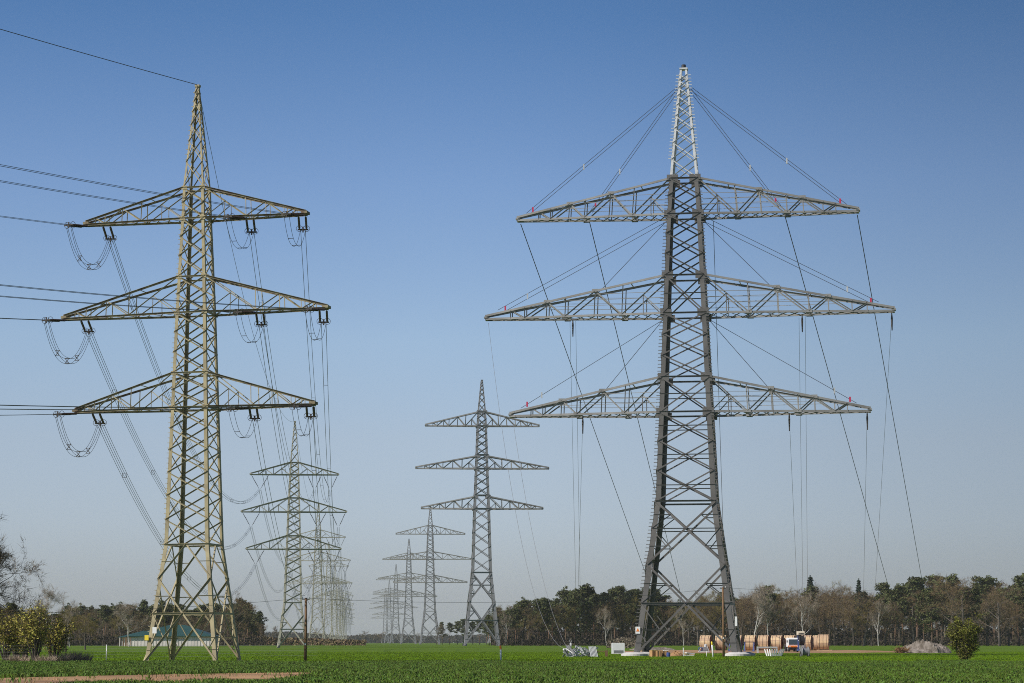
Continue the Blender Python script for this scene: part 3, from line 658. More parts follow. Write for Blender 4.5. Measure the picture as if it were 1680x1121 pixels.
def row(T, x0, x1, step, Y, kf, zones, f0, f1, wood):
    px = x0
    while px < x1:
        k = kf(px); top = interp(T, px); h = (1061 - top) * Y / FPX * random.uniform(f0, f1) * (1.09 if random.random() < .1 else 1); y = Y + random.uniform(-7, 7)
        zn = zone(zones, px); tree(k, px, y, max(h, 3), f'{KW[k]} in the wood {zn}', f'{KW[k]}s {zn}', wide=random.uniform(.85, 1.15) * (1.15 if k != 'pine' else 1.1))
        px += step * random.uniform(.7, 1.3)
row(TOPR, 812, 1400, 15, 660, kindR, ZR, .74, .98, 0); row(TOPR, 1400, 1700, 17, 630, kindR, ZR, .74, .98, 0)
row(TOPR, 806, 1700, 15, 690, kindR, ZR, .76, 1.03, 0)
row(TOPR, 802, 1700, 15, 722, kindR, ZR, .82, 1.04, 0)
row(TOPR, 716, 815, 10, 1000, lambda p: 'pine' if random.random() < .7 else 'bare', ZR, .85, 1.08, 0)
TOPL = [(-40, 992), (0, 990), (60, 1004), (120, 1000), (180, 1000), (240, 992), (300, 1002), (350, 996), (385, 990), (415, 1004), (428, 1014), (440, 1030)]
kl = lambda p: ('pine' if random.random() < (.75 if p > 150 else .3) else 'bare')
row(TOPL, -30, 150, 17, 640, lambda p: 'bare' if random.random() < .85 else 'pine', ZL, .75, .95, 0)
row(TOPL, 150, 350, 17, 655, lambda p: 'bare' if random.random() < .6 else 'pine', ZL, .6, .85, 0)
row(TOPL, 350, 438, 13, 640, lambda p: 'pine' if random.random() < .5 else 'bare', ZL, .7, .9, 0)
row(TOPL, -30, 428, 14, 680, kl, ZL, .88, 1.05, 0); row(TOPL, 120, 425, 15, 705, lambda p: 'pine' if random.random() < .85 else 'bare', ZL, .9, 1.08, 0)
# trees with a look of their own
tree('birch', 1236, 640, 15.5, 'spreading white birch behind the fourth cable drum', i=0, wide=1.2)
tree('birch', 1262, 642, 17.2, 'tall slender white birch, rising above the wood right of the grey pylon', i=1, wide=.9)
tree('birch', 1319, 640, 15.0, 'white birch directly above the winch machine', i=2, wide=1.1)
tree('birch', 1441, 622, 12.5, 'lone white birch right of the last cable drum', i=0, wide=.9)
tree('birch', 212, 560, 10.6, 'forked white birch in front of the green-roofed barn', i=1, wide=1.3)
tree('birch', 114, 520, 10.5, 'pale slim birch left of the barn, above the yellow bushes', i=2, wide=.9)
tree('birch', 78, 500, 13.5, 'tall pale leafless tree rising above the yellow bushes at left', i=0, wide=1.1)
tree('birch', 995, 640, 10.5, 'pale birch stem in the pines left of the grey pylon', i=1, wide=.8)
tree('birch', 1122, 635, 10.5, 'thin birch between the legs of the huge grey pylon', i=1, wide=.8)
tree('birch', 830, 640, 9.5, 'thin birch at the left end of the right wood', i=2, wide=.7)
for px, Y, h, lb in ((14, 360, 7.2, 'tan budding tree behind the far-left yellow-leaved tree'), (66, 350, 7.6, 'tan budding tree rising behind the tallest yellow-leaved tree'), (108, 370, 7.0, 'tan budding tree behind the right yellow bush'), (140, 420, 6.6, 'small tan budding tree right of the yellow bushes')):
    tree('olive', px, Y, h, lb, i=px % 2, wide=1.25)
tree('spruce', 1331, 690, 20.6, 'pointed dark spruce topping the wood above the cable drums', i=0)
tree('spruce', 1411, 690, 19.6, 'narrow dark spruce tip right of the larger spruce', i=1, wide=.8)
tree('olive', 197, 610, 9.4, 'olive budding tree left of the barn roof', i=0, wide=1.1)
tree('bare', 1585, 600, 17.5, 'broad leafless oak behind the round green bush', i=3, wide=1.35)
tree('bare', 1640, 610, 17.0, 'broad leafless oak at the right end of the wood', i=1, wide=1.3)
tree('bare', 385, 600, 14.0, 'tall bare tree over the pines right of the barn', i=0, wide=1.0)
tree('bare', 458, 640, 5.4, 'small bare tree at the foot of the second yellow pylon', i=4, wide=1.0)
tree('bare', 520, 900, 6.5, 'small bare tree at the foot of the third yellow pylon', i=2, wide=1.0)
for px, w_ in ((596, 'orange-tinted far tree left of the middle row of pylons'), (618, 'far grey tree at the foot of the fifth grey pylon'), (628, 'far grey bushy tree between the hazy grey pylons'), (655, 'far tree behind the third grey pylon'), (684, 'far tree between the second and third grey pylons')):
    tree('bare', px, 1900, random.uniform(8, 11), w_, wide=1.5)
# dark inner wood and undergrowth: masses behind the front trees
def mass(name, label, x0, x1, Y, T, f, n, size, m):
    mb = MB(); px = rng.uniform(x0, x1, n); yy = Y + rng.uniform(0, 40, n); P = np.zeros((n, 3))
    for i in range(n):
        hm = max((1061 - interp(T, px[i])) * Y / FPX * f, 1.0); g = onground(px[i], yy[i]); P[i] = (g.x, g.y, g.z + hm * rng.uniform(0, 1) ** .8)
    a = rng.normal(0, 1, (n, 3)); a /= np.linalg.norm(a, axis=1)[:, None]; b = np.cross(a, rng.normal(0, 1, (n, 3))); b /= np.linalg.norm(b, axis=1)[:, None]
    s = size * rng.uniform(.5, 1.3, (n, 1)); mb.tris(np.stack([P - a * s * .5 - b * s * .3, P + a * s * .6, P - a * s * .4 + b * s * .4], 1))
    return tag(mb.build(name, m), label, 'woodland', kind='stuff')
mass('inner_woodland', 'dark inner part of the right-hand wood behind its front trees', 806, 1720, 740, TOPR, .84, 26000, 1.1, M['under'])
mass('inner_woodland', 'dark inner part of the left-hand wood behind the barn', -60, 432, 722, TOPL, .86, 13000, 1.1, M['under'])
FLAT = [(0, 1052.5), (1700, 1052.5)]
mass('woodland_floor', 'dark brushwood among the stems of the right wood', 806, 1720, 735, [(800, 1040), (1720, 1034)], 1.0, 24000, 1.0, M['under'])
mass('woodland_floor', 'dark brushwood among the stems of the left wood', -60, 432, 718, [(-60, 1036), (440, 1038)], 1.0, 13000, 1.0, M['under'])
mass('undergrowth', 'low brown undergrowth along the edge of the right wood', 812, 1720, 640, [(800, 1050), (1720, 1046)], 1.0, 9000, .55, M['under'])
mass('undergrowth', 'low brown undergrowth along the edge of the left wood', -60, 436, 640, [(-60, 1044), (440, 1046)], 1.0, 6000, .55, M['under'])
mass('scrub_hedge', 'long low brown scrub hedge along the field edge below the yellow pylons', 395, 600, 700, [(395, 1042), (440, 1048), (520, 1050), (600, 1053)], 1.0, 5000, .7, M['twig2'])
mass('far_woodland', 'hazy distant wood on the horizon between the two rows of pylons', 380, 800, 2700, [(380, 1046), (470, 1043), (560, 1050), (640, 1047), (700, 1050), (800, 1048)], 1.0, 9000, 3.4, M['under'])
mass('spoil_scrub', 'scrubby low bank behind the white box', 995, 1060, 470, [(995, 1050), (1020, 1043), (1060, 1046)], 1.0, 1500, .45, M['brush2'])
# the bare tree at the left edge
random.seed(5)
t, c, e = bare(13.6, 77, spread=.9, split=.28, twn=11, twl=.75, rb=.024, tw=.03, levels=4, kids=(6, 8), upr=.35)
r_ = thing('bare_tree', 'large bare tree whose branches reach in at the left edge', 'tree', onground(-52, 192), 1.0); t.build('trunk', M['bark'], r_, smooth=True); c.build('crown', M['twig2'], r_)
# bushes
def bush(px, Y, h, wd, label, mc, n, size, group=None, stems=9, name='bush', low=.25, seed=1, dens=1.0):
    random.seed(seed); r = thing(name, label, 'bush', onground(px, Y), 0, group); t = MB(); c = MB(); k = 0
    for i in range(stems):
        an = random.uniform(0, 6.28); d = V((math.cos(an) * wd * .5 * random.uniform(.2, 1), math.sin(an) * wd * .5 * random.uniform(.2, 1), h * random.uniform(.5, 1) ** .8))
        pts = [V((0, 0, 0)) + V((d.x * .12, d.y * .12, 0)), d * .45 + V((0, 0, h * .08)) + rv(.12), d + rv(.1)]
        t.tube(pts, [.07, .045, .015], 5)
        for q in range(6):
            f = low + (1 - low) * (q + random.random()) / 6; p = pts[0] + (d - pts[0]) * f + rv(.14 * wd * .5)
            leafcloud(c, p, (wd * .12, wd * .12, h * .11), int(n / stems / 6), size)
            e_ = p + rv(.3); t.tube([pts[1], e_], [.03, .01], 3)
    t.build('stems', M['bark'], r); c.build('leaves', mc, r); return r
def tuft(px, Y, h, wd, label, group):
    r = MB(); n = 420; a = rng.uniform(0, 6.28, n); q = wd * .5 * rng.uniform(0, 1, n) ** .6
    A = np.stack([np.cos(a) * q, np.sin(a) * q, np.zeros(n)], 1); D = np.stack([np.cos(a) * .45 + rng.normal(0, .3, n), np.sin(a) * .45 + rng.normal(0, .3, n), np.ones(n)], 1)
    slivers(r, A, D / np.linalg.norm(D, axis=1)[:, None], h * rng.uniform(.4, 1.1, n), .05); o = r.build('dry_grass_tuft', M['dry']); o.location = onground(px, Y)
    return tag(o, label, 'dry grass', group)
bush(1583, 214, 3.8, 3.2, 'dense round green bush standing alone at the right edge of the field', M['bushg'], 15000, .13, stems=40, low=.18, seed=3)
for i, (px, Y, h, w_, lb) in enumerate(((10, 205, 4.2, 2.8, 'small yellow-leaved tree at the far left edge'), (42, 205, 3.9, 2.2, 'thin yellow-leaved tree, second from the left edge'), (58, 192, 4.4, 2.7, 'tallest yellow-leaved tree in the left clump'), (88, 195, 4.2, 2.8, 'yellow-leaved bush at the right of the left clump'), (28, 215, 3.6, 2.6, 'brownish bush behind the left clump'))):
    bush(px, Y, h * 1.06, w_ * 1.3, lb, M['olive'] if i < 4 else M['twig3'], 2500, .15, 'yellow-leaved bushes at left', stems=18, name='flowering_bush', low=.38, seed=20 + i)
for i, (px, Y, h, w_) in enumerate(((118, 196, 1.2, 1.6), (136, 197, 1.0, 1.4), (104, 193, .9, 1.4), (75, 190, .8, 1.6), (30, 192, .8, 1.8))):
    tuft(px, Y, h * .9, w_, ['largest dry pinkish grass tuft right of the yellow bushes', 'rightmost dry grass tuft beside the wire fence', 'dry grass tuft under the right yellow bush', 'dry grass tuft under the tallest yellow-leaved tree', 'dry grass tuft near the left fence post'][i], 'dry tufts under the bushes')
# ------------------------------------------------------------------ barn
bd = 590.0; g = onground(193, bd); x0 = g.x; x1 = onground(350, bd).x; W = x1 - x0; ux = W / 157.0
bn = thing('barn', 'long low barn with blue-green hipped roof and pale board walls', 'barn', (x0, bd, g.z))
mb = MB(); mb.box((W * .56, 7, 1.25), (W * .86 - .2, 13.6, 2.5)); wl = mb.build('wall', M['panel'], bn)
mb = MB()
for i in range(26): mb.box((W * .14 + i * W * .85 / 26, .15, 1.22), (.07, .06, 2.44))
mb.build('batten', M['panel'], wl)
mb = MB(); mb.box((W * .60, .15, 1.6), (1.3, .12, .9)); wi = mb.build('window', M['white'], bn); mb = MB(); mb.box((W * .60, .07, 1.6), (1.0, .06, .65)); mb.build('pane', M['glass'], wi)
e, rz_, rx0, rx1 = 2.55, 5.4, W * .50, W * .66
def roofpart(v, f, name):
    mb = MB(); mb.add(v, f); o = mb.build(name, M['roofg'], bn); s = o.modifiers.new('thick', 'SOLIDIFY'); s.thickness = .12; return o
Yb = 14.6; a0, a1 = W * .085, W * 1.0
roofpart([(a0, -.5, e), (a1, -.5, e), (a1, Yb, e), (a0, Yb, e), (rx0, 7, rz_), (rx1, 7, rz_)], [(0, 1, 5, 4), (1, 2, 5), (2, 3, 4, 5), (3, 0, 4)], 'roof')
roofpart([(0, -.3, 2.3), (W * .22, -.3, 2.5), (W * .24, 6, 4.0), (W * .10, 6, 2.9)], [(0, 1, 2, 3)], 'lean_to_roof')
for i in range(5):
    mb = MB(); mb.box((.4 + i * W * .026, .6, 1.17), (.18, .18, 2.34)); mb.build('post', M['panel'], bn)
mb = MB(); mb.box((W * .07, 8, 1.1), (W * .13, .3, 2.2)); mb.build('back_wall', M['wood'], bn)
# ------------------------------------------------------------------ poles, posts, fence
def tele(px, Y, h, label):
    p = onground(px, Y); r = thing('telegraph_pole', label, 'pole', p, 0, 'telegraph poles'); mb = MB(); mb.tube([(0, 0, -.3), (.02, 0, h * .5), (0, 0, h)], [.14, .125, .105], 10); mb.build('shaft', M['wood'], r, smooth=True)
    mb = MB(); mb.bar((-.32, 0, h - .12), (.32, 0, h - .12), .07); a = mb.build('bracket', M['strap'], r)
    for s in (-.28, .28): mb = MB(); mb.tube([(s, 0, h - .1), (s, 0, h + .04), (s, 0, h + .1)], [.02, .05, .03], 8); mb.build('insulator', M['white'], a)
    mb = MB(); mb.box((0, -.14, h * .27), (.12, .03, .16)); mb.build('tag_plate', M['white'], r)
    return p + V((0, 0, h - .02))
pa = tele(501, 198, 5.35, 'brown wooden telegraph pole in front of the second yellow pylon'); pb = tele(1187, 256, 7.6, 'brown wooden telegraph pole between the legs of the grey pylon')
tw = lambda a, b, s_, l: span(a, b, s_, 1, .012, 24, l, 'telegraph wires', 0, name='telegraph_wire', cat='wire')
tw(pa, pb, .9, 'thin telegraph wire between the two brown wooden poles'); tw(pa + (pa - pb) * .8, pa, .6, 'thin telegraph wire running left from the left wooden pole'); tw(pb, pb + (pb - pa) * .9, .8, 'thin telegraph wire running right from the wooden pole at the grey pylon')
def post(name, px, Y, h, wd, m, label, cap=None, lean=0, group=None):
    r = thing(name, label, 'post', onground(px, Y), 0, group); mb = MB(); mb.tube([(0, 0, -.2), (lean, 0, h)], wd / 2, 10); mb.build('shaft', M[m], r, smooth=True)
    if cap: mb = MB(); mb.tube([(lean, 0, h - .02), (lean - .02, 0, h + .22), (lean - .06, 0, h + .34)], [wd * .55, wd * .62, wd * .35], 10); mb.build('cap', M[cap], r)
    return r
post('marker_post', 821.5, 206, 1.0, .16, 'white', 'white marker post with orange cap in the open field', 'orange')
post('marker_post', 1170, 252, 1.35, .17, 'white', 'leaning white marker post with yellow cap beside the wooden pole', 'yellow', -.12)
post('stake', 1121, 262, 1.0, .09, 'white', 'thin white stake behind the sand heap')
post('stake', 1159, 262, .6, .06, 'white', 'tiny white stake left of the leaning marker post')
F1, F2 = onground(62, 193), onground(175, 205)
post('fence_post', 62, 193, 1.35, .09, 'galv', 'grey fence post in front of the yellow bushes', group='wire fence posts'); post('fence_post', 175, 205, 1.4, .09, 'galv', 'grey fence post in the grass left of the near pylon', group='wire fence posts')
mb = MB()
for z in (.3, .55, .8, 1.05, 1.3): mb.tube([F1 + V((-14, -2.2, z)), F1 + V((0, 0, z)), F2 + V((0, 0, z)), F2 + V((16, 30, z))], .007, 3)
tag(mb.build('wire_fence', M['galv']), 'thin wire fence strung between the two grey posts at left', 'fence')
# ------------------------------------------------------------------ cable drums
def drum_proto():
    r = thing('cable_drum', 'x', 'cable drum'); D, Wd = 2.62, 1.75; mb = MB(); k = 40
    for i in range(k):
        a = 2 * math.pi * i / k; Rr = D / 2 - .05
        mb.box((0, Rr * math.cos(a), Rr * math.sin(a)), (Wd - .02 + .05 * math.sin(i * 7.3), .05, 2 * math.pi * Rr / k * .93), Matrix.Rotation(a, 3, 'X'))
    mb.build('lagging', M['plank'], r)
    ring = lambda x, q: [V((x, q * math.cos(2 * math.pi * i / 32), q * math.sin(2 * math.pi * i / 32))) for i in range(32)]
    for s in (-1, 1):
        mb = MB(); mb.prism(ring(s * (Wd / 2 - .09), D / 2 - .09), ring(s * (Wd / 2 - .01), D / 2 - .09)); f = mb.build('flange', M['flange'], r)
        mb = MB(); mb.prism(ring(s * (Wd / 2 - .01), .22), ring(s * (Wd / 2 + .06), .22)); mb.build('hub', M['strap'], f)
    for x in (-.62, -.02, .6):
        mb = MB(); mb.prism(ring(x - .03, D / 2 - .005), ring(x + .03, D / 2 - .005)); mb.build('strap', M['strap'], r)
    return r
dp = drum_proto(); dl = [(1158.5, 398, 'first wooden cable drum from the left, beside the grey machine'), (1183, 399, 'second wooden cable drum from the left, behind the telegraph pole'), (1209, 400, 'third wooden cable drum from the left, hidden behind the pylon leg'), (1231.5, 398, 'fourth wooden cable drum from the left, right of the pylon leg'), (1253.5, 398, 'fifth wooden cable drum from the left'), (1275, 398, 'sixth wooden cable drum from the left, left of the truck'), (1296, 399, 'seventh wooden cable drum, partly behind the truck'), (1324, 400, 'wooden cable drum behind the winch machine, second from right'), (1343, 408, 'shaded wooden cable drum behind the last one'), (1351.5, 396, 'rightmost wooden cable drum, on a board')]
for i, (px, Y, lb) in enumerate(dl):
    loc = onground(px, Y) + V((0, 0, 1.31 + (.12 if i == 9 else 0)))
    if i == 0: dp.location = loc; dp.rotation_euler = (0, 0, -R(17)); dp["label"] = lb; dp["group"] = 'wooden cable drums in a row'
    else: q = copy_thing(dp, loc, -R(12 + (i * 37 % 9)), (1, 1), lb, 'wooden cable drums in a row'); q.rotation_euler.x = i * 1.7
p = onground(1352, 396); mb = MB()
for i in range(5): mb.box((p.x, p.y - 1.0 + i * .45, p.z + .09), (2.3, .4, .12))
tag(mb.build('board_pallet', M['plank']), 'flat wooden pallet of boards under the rightmost drum', 'pallet')
# drum stands (blue jacks with a black axle)
for px, lb in ((1222, 'blue jack stand with black axle right of the pylon leg'), (1197, 'blue jack stand half hidden left of the pylon leg')):
    r = thing('drum_stand', lb, 'stand', onground(px, 372), 0, 'blue drum stands')
    for s in (0, 1.45):
        mb = MB(); mb.bar((s, 0, 0), (s, 0, 1.45), .16); mb.bar((s - .15, -.5, .05), (s, 0, 1.2), .09); mb.bar((s - .15, .5, .05), (s, 0, 1.2), .09); mb.box((s - .1, 0, .05), (.5, 1.1, .08)); mb.build('jack', M['blue'], r)
    mb = MB(); mb.tube([(-.1, 0, 1.5), (1.6, 0, 1.5)], .055, 8); mb.build('axle', M['black'], r)
# ------------------------------------------------------------------ truck seen from the front
r = thing('truck', 'small truck with white cab and orange bumper, facing the camera between drums', 'truck', onground(1302, 366), R(4))
mb = MB(); pr = [(0, .75), (0, 1.05), (.12, 1.95), (.35, 2.18), (1.7, 2.18), (1.7, .75)]
mb.prism([V((-.85, y, z)) for y, z in pr], [V((.85, y, z)) for y, z in pr]); cb = mb.build('cab', M['white'], r)
bv = cb.modifiers.new('b', 'BEVEL'); bv.width = .06; bv.segments = 2
mb = MB(); mb.prism([V((x, y, z)) for x, y, z in ((-.74, -.005, 1.10), (.74, -.005, 1.10), (.70, .1, 1.93), (-.70, .1, 1.93))], [V((x, y, z)) for x, y, z in ((-.74, -.025, 1.10), (.74, -.025, 1.10), (.70, .08, 1.93), (-.70, .08, 1.93))]); mb.build('windscreen', M['glass'], cb)
mb = MB(); mb.box((0, -.1, .84), (1.72, .24, .26)); mb.build('bumper', M['orange'], r)
for s in (-1, 1):
    mb = MB(); mb.tube([(s * .62, -.24, .78), (s * .62, -.2, .78)], .09, 10); mb.build('headlight', M['white'], r)
    mb = MB(); mb.tube([(s * .55, .45, .45), (s * .82, .45, .45)], .45, 18); wh = mb.build('wheel', M['black'], r); mb = MB(); mb.tube([(s * .8, .45, .45), (s * .84, .45, .45)], .2, 12); mb.build('rim', M['galv'], wh)
    mb = MB(); mb.box((s * 1.0, .1, 1.6), (.16, .08, .34)); mb.bar((s * .86, .15, 1.75), (s * 1.0, .1, 1.7), .03); mb.build('mirror', M['black'], r)
mb = MB(); mb.box((0, 1.6, .55), (1.3, 3.4, .3)); mb.build('chassis', M['black'], r)
mb = MB(); mb.box((0, 2.9, 1.0), (1.6, 2.3, .5)); mb.build('load_bed', M['strap'], r)
for s in (-1, 1): mb = MB(); mb.tube([(s * .55, 2.9, .45), (s * .82, 2.9, .45)], .45, 18); mb.build('wheel', M['black'], r)
# ------------------------------------------------------------------ winch machine with black wheel
r = thing('winch_machine', 'winch machine with black cable wheel and cream hood right of the truck', 'machine', onground(1314.5, 352), R(6))
mb = MB()
for s in (-.42, .42):
    mb.bar((s, .3, .3), (s, .3, 2.5), .1)
    mb.bar((s, -.5, .3), (s, .3, 1.9), .08)
mb.box((0, .3, .35), (1.1, 1.9, .2)); mb.bar((-.42, .3, 2.4), (.42, .3, 2.4), .1); mb.build('frame', M['blue'], r)
mb = MB(); mb.tube([(-.36, 0, 1.75), (-.3, 0, 1.75), (-.27, 0, 1.75), (.27, 0, 1.75), (.3, 0, 1.75), (.36, 0, 1.75)], [.82, .82, .72, .72, .82, .82], 28); wh = mb.build('cable_wheel', M['black'], r)
mb = MB(); mb.tube([(-.42, 0, 1.75), (.42, 0, 1.75)], .1, 10); mb.build('axle', M['galv'], wh)
mb = MB(); mb.prism([V((-.5, y, z)) for y, z in ((-.3, 2.62), (-.3, 2.95), (-.1, 3.15), (.8, 3.15), (.8, 2.62))], [V((.5, y, z)) for y, z in ((-.3, 2.62), (-.3, 2.95), (-.1, 3.15), (.8, 3.15), (.8, 2.62))]); hd = mb.build('hood', mat('cream_paint', (.62, .55, .42), .5), r)
mb = MB()
for z in (2.72, 2.8, 2.88): mb.box((0, -.31, z), (.7, .02, .035))
mb.build('grille', M['black'], hd)
for s in (-.45, .45): mb = MB(); mb.tube([(s - .1, .8, .3), (s + .1, .8, .3)], .3, 16); mb.build('wheel', M['black'], r)
mb = MB()
for i in range(5): mb.bar((-.4 + .2 * i, -.75, .55), (-.4 + .2 * i, -.75, 1.05), .07)
mb.bar((-.45, -.75, .55), (.45, -.75, .55), .06); mb.build('guide_rollers', M['galv'], r)
mb = MB(); mb.bar((.55, -.2, 0), (.55, -.2, 2.6), .09); mb.build('mast', M['white'], r)
r = thing('steel_reel', 'grey steel reel standing upright in the crop in front of the winch', 'reel', onground(1320, 262), R(10))
for s in (-.38, .38):
    mb = MB(); mb.tube([(s - .035, 0, .56), (s + .035, 0, .56)], .55, 24); mb.torus((s, 0, .56), (1, 0, 0), .54, .05, 24, 6); mb.build('flange', M['galv2'], r)
mb = MB(); mb.tube([(-.36, 0, .56), (.36, 0, .56)], .36, 20); mb.build('wound_rope', M['palerope'], r)
mb = MB()
for s in (-.5, .5): mb.bar((s, -.35, .0), (s, 0, .6), .06); mb.bar((s, .35, 0), (s, 0, .6), .06)
mb.build('stand', M['strap'], r)
# ------------------------------------------------------------------ steel pieces
def angle_piece(a, b, w_, label, group, m='galv', n=(0, -1, .3)):
    a = V(a); b = V(b); c = (a + b) / 2; mb = MB(); mb.angle(a - c, b - c, w_, n, w_ * .12); o = mb.build('steel_angle', M[m]); o.location = c
    return tag(o, label, 'steel bar', group)
random.seed(8); h0 = onground(951, 258)
for i in range(46):
    x = random.uniform(-1.75, 1.75); z = random.uniform(.1, 1.0) * (1 - .3 * abs(x) / 1.75); an = random.uniform(-1.2, 1.2); L = random.uniform(.5, 1.5); y = random.uniform(-.6, .6)
    d = V((math.cos(an), random.uniform(-.5, .5), math.sin(an))).normalized() * L / 2; c = h0 + V((x, y, max(z, abs(d.z) + .03)))
    angle_piece(c - d, c + d, random.uniform(.09, .2), 'galvanised steel bar in the tangled heap left of the white box', 'steel bars in the tangled heap', 'galv' if i % 5 else 'galv2', (random.uniform(-.6, .6), -1, random.uniform(-.2, .7)))
for i in range(6):
    p = h0 + V((1.25 + .14 * i, -.7, 0)); angle_piece(p, p + V((-.25, .25, 1.15)), .1, 'upright steel bar leaning at the right end of the tangled heap', 'leaning bars at the right end of the heap')
r = thing('rope_puller', 'grey pulley block standing on the tangled steel heap', 'pulley', h0 + V((-1.0, .2, .9))); mb = MB(); mb.tube([(-.09, 0, .35), (.09, 0, .35)], .3, 18); mb.build('sheave', M['galv'], r); mb = MB(); mb.bar((0, 0, -.5), (0, 0, .75), .12); mb.torus((0, 0, .85), (0, 1, 0), .12, .04); mb.build('hook', M['galv2'], r)
r = thing('wooden_trestle', 'low dark wooden trestle right of the steel heap', 'trestle', onground(986, 258))
mb = MB(); mb.bar((-.75, 0, .62), (.75, 0, .62), .07); mb.build('rail', M['wood'], r)
for x in (-.75, .6): mb = MB(); mb.box((x, 0, .36), (.3, .3, .72)); mb.build('leg', M['wood'], r)
p0 = onground(1258, 268)
for i in range(9):
    s = p0 + V((.2 * i, 0, 0)); hgt = .82; top = s + (V((-.25 + .09 * i, .2, hgt)) if i < 6 else V((.45, .2, hgt)))
    angle_piece(s, top, .12, ['leaning white steel bar in the fanned bundle right of the footing'][0], 'fanned white steel bars', 'white')
r = thing('steel_trestle', 'grey steel bench frame left of the truck', 'trestle', onground(1258.5, 330), R(5)); mb = MB(); mb.box((0, 0, .82), (2.9, .35, .22)); mb.build('beam', M['galv'], r)
for x in (-1.35, 1.35): mb = MB(); mb.box((x, 0, .36), (.22, .3, .7)); mb.build('leg', M['galv'], r)
# compressor between first drum and post
r = thing('engine_unit', 'small grey engine unit on skids in front of the first cable drum', 'machine', onground(1155, 345), R(-8))
mb = MB(); mb.box((0, 0, .12), (1.7, .8, .14)); mb.bar((-.8, -.4, .1), (-.4, -.4, .75), .08); mb.bar((.8, -.4, .1), (.5, -.4, .9), .08); mb.build('skid', M['galv'], r)
mb = MB(); mb.box((.15, 0, .55), (.9, .6, .6)); q = mb.build('housing', M['galv2'], r); q.modifiers.new('b', 'BEVEL').width = .06
mb = MB(); mb.tube([(.25, 0, .8), (.25, 0, 1.15), (.25, 0, 1.25)], [.22, .24, .12], 14); mb.build('tank', M['galv'], r)
mb = MB(); mb.torus((-.5, -.3, .5), (0, 1, .2), .28, .06, 16, 6); mb.build('hose_coil', M['blue'], r)
# ------------------------------------------------------------------ white box, crates, boards, sand
r = thing('storage_box', 'tall white box with wavy top left of the grey pylon', 'box', onground(1014, 310), R(3))
mb = MB(); n = 12; W2 = .82; tp = [(-W2 + 2 * W2 * i / (4 * n), 1.42 + .06 * abs(math.sin(math.pi * i * 5 / (4 * n)))) for i in range(4 * n + 1)]
ringf = [V((-W2, -.6, 0)), V((W2, -.6, 0))] + [V((x, -.6, z)) for x, z in reversed(tp)]; mb.prism(ringf, [q + V((0, 1.2, 0)) for q in ringf]); bb = mb.build('shell', M['white'], r)
mb = MB(); mb.box((0, -.61, .34), (1.25, .03, .34)); mb.build('grey_panel', M['galv2'], bb)
mb = MB(); mb.box((0, -.6, .06), (1.68, .1, .1)); mb.build('skirt', M['conc'], bb)
def crate(px, Y, dims, label, m='osb', lid=None, rz=0.1):
    r = thing('wooden_crate', label, 'crate', onground(px, Y), rz, 'wooden crates at the pylon foot'); a, b, c = dims; t = .05
    for s in (-1, 1):
        mb = MB(); mb.box((0, s * (b / 2 - t / 2), c / 2), (a, t, c)); mb.build('side_panel', M[m], r)
        mb = MB(); mb.box((s * (a / 2 - t / 2), 0, c / 2), (t, b - 2 * t - .004, c)); mb.build('end_panel', M[m], r)
    mb = MB(); mb.box((0, 0, .06), (a - 2 * t - .01, b - 2 * t - .01, .06)); mb.build('floor_board', M[m], r)
    for x in (-a * .3, a * .3): mb = MB(); mb.box((x, -b / 2 - .02, c / 2), (.09, .03, c)); mb.build('batten', M['wood'], r)
    if lid: mb = MB(); mb.box((a * .15, 0, c + .03), (a * .7, b * .9, .05)); mb.build('cover_sheet', M[lid], r)
    return r
crate(1072.5, 259, (.72, .8, .72), 'pale yellow crate, leftmost at the left pylon footing', rz=.3); crate(1081, 258, (.5, .8, .68), 'narrow orange-brown crate between two others', rz=.05); crate(1090.5, 259, (.72, .8, .66), 'brown crate with white sheet, right of the narrow crate', lid='white')
mb = MB(); mb.tube([(0, 0, 0), (0, 0, .25), (0, 0, .5)], [.2, .22, .2], 14); o = tag(mb.build('bucket', M['blue']), 'blue bucket beside the brown crate', 'bucket'); o.location = onground(1096.5, 257)
def heap(name, px, Y, sx, sy, h, m, label, cat, seed, rough=.25):
    mb = MB(); nu, nv = 64, 18; rs = np.random.default_rng(seed); ph = rs.uniform(0, 6.28, (10, 3)); vs = []
    for j in range(nv + 1):
        f = j / nv
        for i in range(nu):
            a = 2 * math.pi * i / nu; x, y = math.cos(a) * (1 - f), math.sin(a) * (1 - f); z = (1 - (1 - f) ** 2.4) ** .8
            nz = sum(math.sin((3 + k) * x * 1.7 + ph[k, 0] + (2 + k * .9) * y * 1.9 + ph[k, 1]) / (1.5 + k * .6) for k in range(10)) * rough * .4
            z *= 1 + rs.uniform(-.16, .16) * (1 if 0 < j < nv else 0); vs.append((x * sx * (1 + nz * .25), y * sy * (1 + nz * .25), max(z * h * (1 + nz) + nz * .35 * h * (0 if j == 0 else 1), -.02 if j == 0 else .01)))
    mb.add(vs, [(j * nu + i, j * nu + (i + 1) % nu, (j + 1) * nu + (i + 1) % nu, (j + 1) * nu + i) for j in range(nv) for i in range(nu)])
    o = mb.build(name, m, smooth=False); o.location = onground(px, Y); return tag(o, label, cat)
heap('sand_heap', 1110, 268, .95, .8, .5, M['soil'], 'low reddish earth heap beside the crates', 'earth heap', 1)
p = onground(1130, 258)
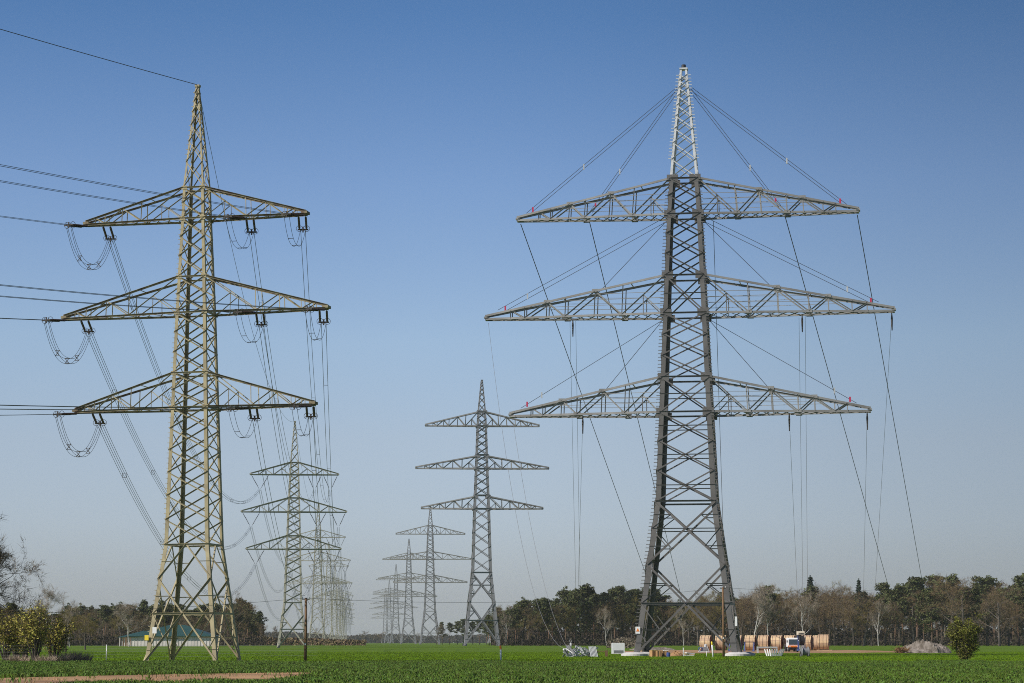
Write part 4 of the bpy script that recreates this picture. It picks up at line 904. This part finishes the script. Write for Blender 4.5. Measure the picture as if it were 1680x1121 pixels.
for i, (m_, lb) in enumerate((('white', 'white board, lowest of the small stack right of the earth heap'), ('osb', 'yellow board in the middle of the small stack'), ('white', 'white board on top of the small stack right of the earth heap'))):
    mb = MB(); mb.box((0, 0, 0), (1.15 - .1 * i, .7, .09)); o = tag(mb.build('board', M[m_]), lb, 'board', 'stacked boards at the pylon foot'); o.location = p + V((.05 * i, 0, .2 + .1 * i)); o.rotation_euler = (0, R(3 * i), R(8 * i))
heap('spoil_mound', 1521, 330, 3.35, 2.4, 1.38, M['mound'], 'grey-brown spoil mound in front of the wood', 'mound', 4, .5)
heap('spoil_mound', 1490, 331, 1.3, 1.3, .85, M['mound'], 'small grey lump at the left of the spoil mound', 'mound', 9, .5)
r = thing('brushwood_pile', 'orange-brown brushwood pile at the left foot of the spoil mound', 'brushwood', onground(1479, 328)); mb = MB(); random.seed(4)
for i in range(90):
    a = V((random.uniform(-.9, .9), random.uniform(-.5, .5), random.uniform(0, .6))); d = V((random.gauss(0, 1), random.gauss(0, .6), random.gauss(.2, .5))).normalized() * random.uniform(.4, 1.0); mb.tube([a, a + d * .5 + rv(.05), a + d], [.035, .025, .01], 4)
mb.build('branches', M['brush'], r)
mb = MB(); leafcloud(mb, (0, 0, .45), (.9, .5, .45), 500, .16); mb.build('dry_leaves', M['brush'], r)
for px, Y, lb in ((1070, 420, 'dirt bank behind the left legs of the grey pylon'),):
    heap('dirt_bank', px, Y, 4.2, 2.0, .4, M['mound'], lb, 'mound', 13, .4)
mb = MB(); n = 0
while n < 900:                                                 # clods lying on the bare track
    x, y = random.uniform(-33, -9), random.uniform(86, 124)
    if inpoly(TRACK, np.array([x]), np.array([y]))[0]:
        n += 1; r0 = random.uniform(.02, .09); ring = [V((x + r0 * math.cos(a) * random.uniform(.6, 1.3), y + r0 * math.sin(a) * random.uniform(.6, 1.3), .01)) for a in (0, 1.26, 2.5, 3.77, 5.03)]
        mb.add(ring + [V((x, y, r0 * random.uniform(.5, 1.1)))], [(i, (i + 1) % 5, 5) for i in range(5)])
tag(mb.build('soil_clods', M['soil']), 'loose clods of earth on the bare dirt strip', 'earth clods', kind='stuff')
# ------------------------------------------------------------------ air
hz = bpy.data.materials.new('haze'); hz.use_nodes = True; n = hz.node_tree; n.nodes.remove(n.nodes["Principled BSDF"])
pv = n.nodes.new("ShaderNodeVolumePrincipled"); pv.inputs["Color"].default_value = (.93, .95, 1, 1); pv.inputs["Density"].default_value = 0.00006; pv.inputs["Anisotropy"].default_value = 0.0
n.links.new(pv.outputs[0], n.nodes["Material Output"].inputs["Volume"])
mb = MB(); mb.box((0, 4400, 39), (10400, 9400, 80)); tag(mb.build('haze', hz), 'thin pale haze over the fields', 'haze', kind='stuff')
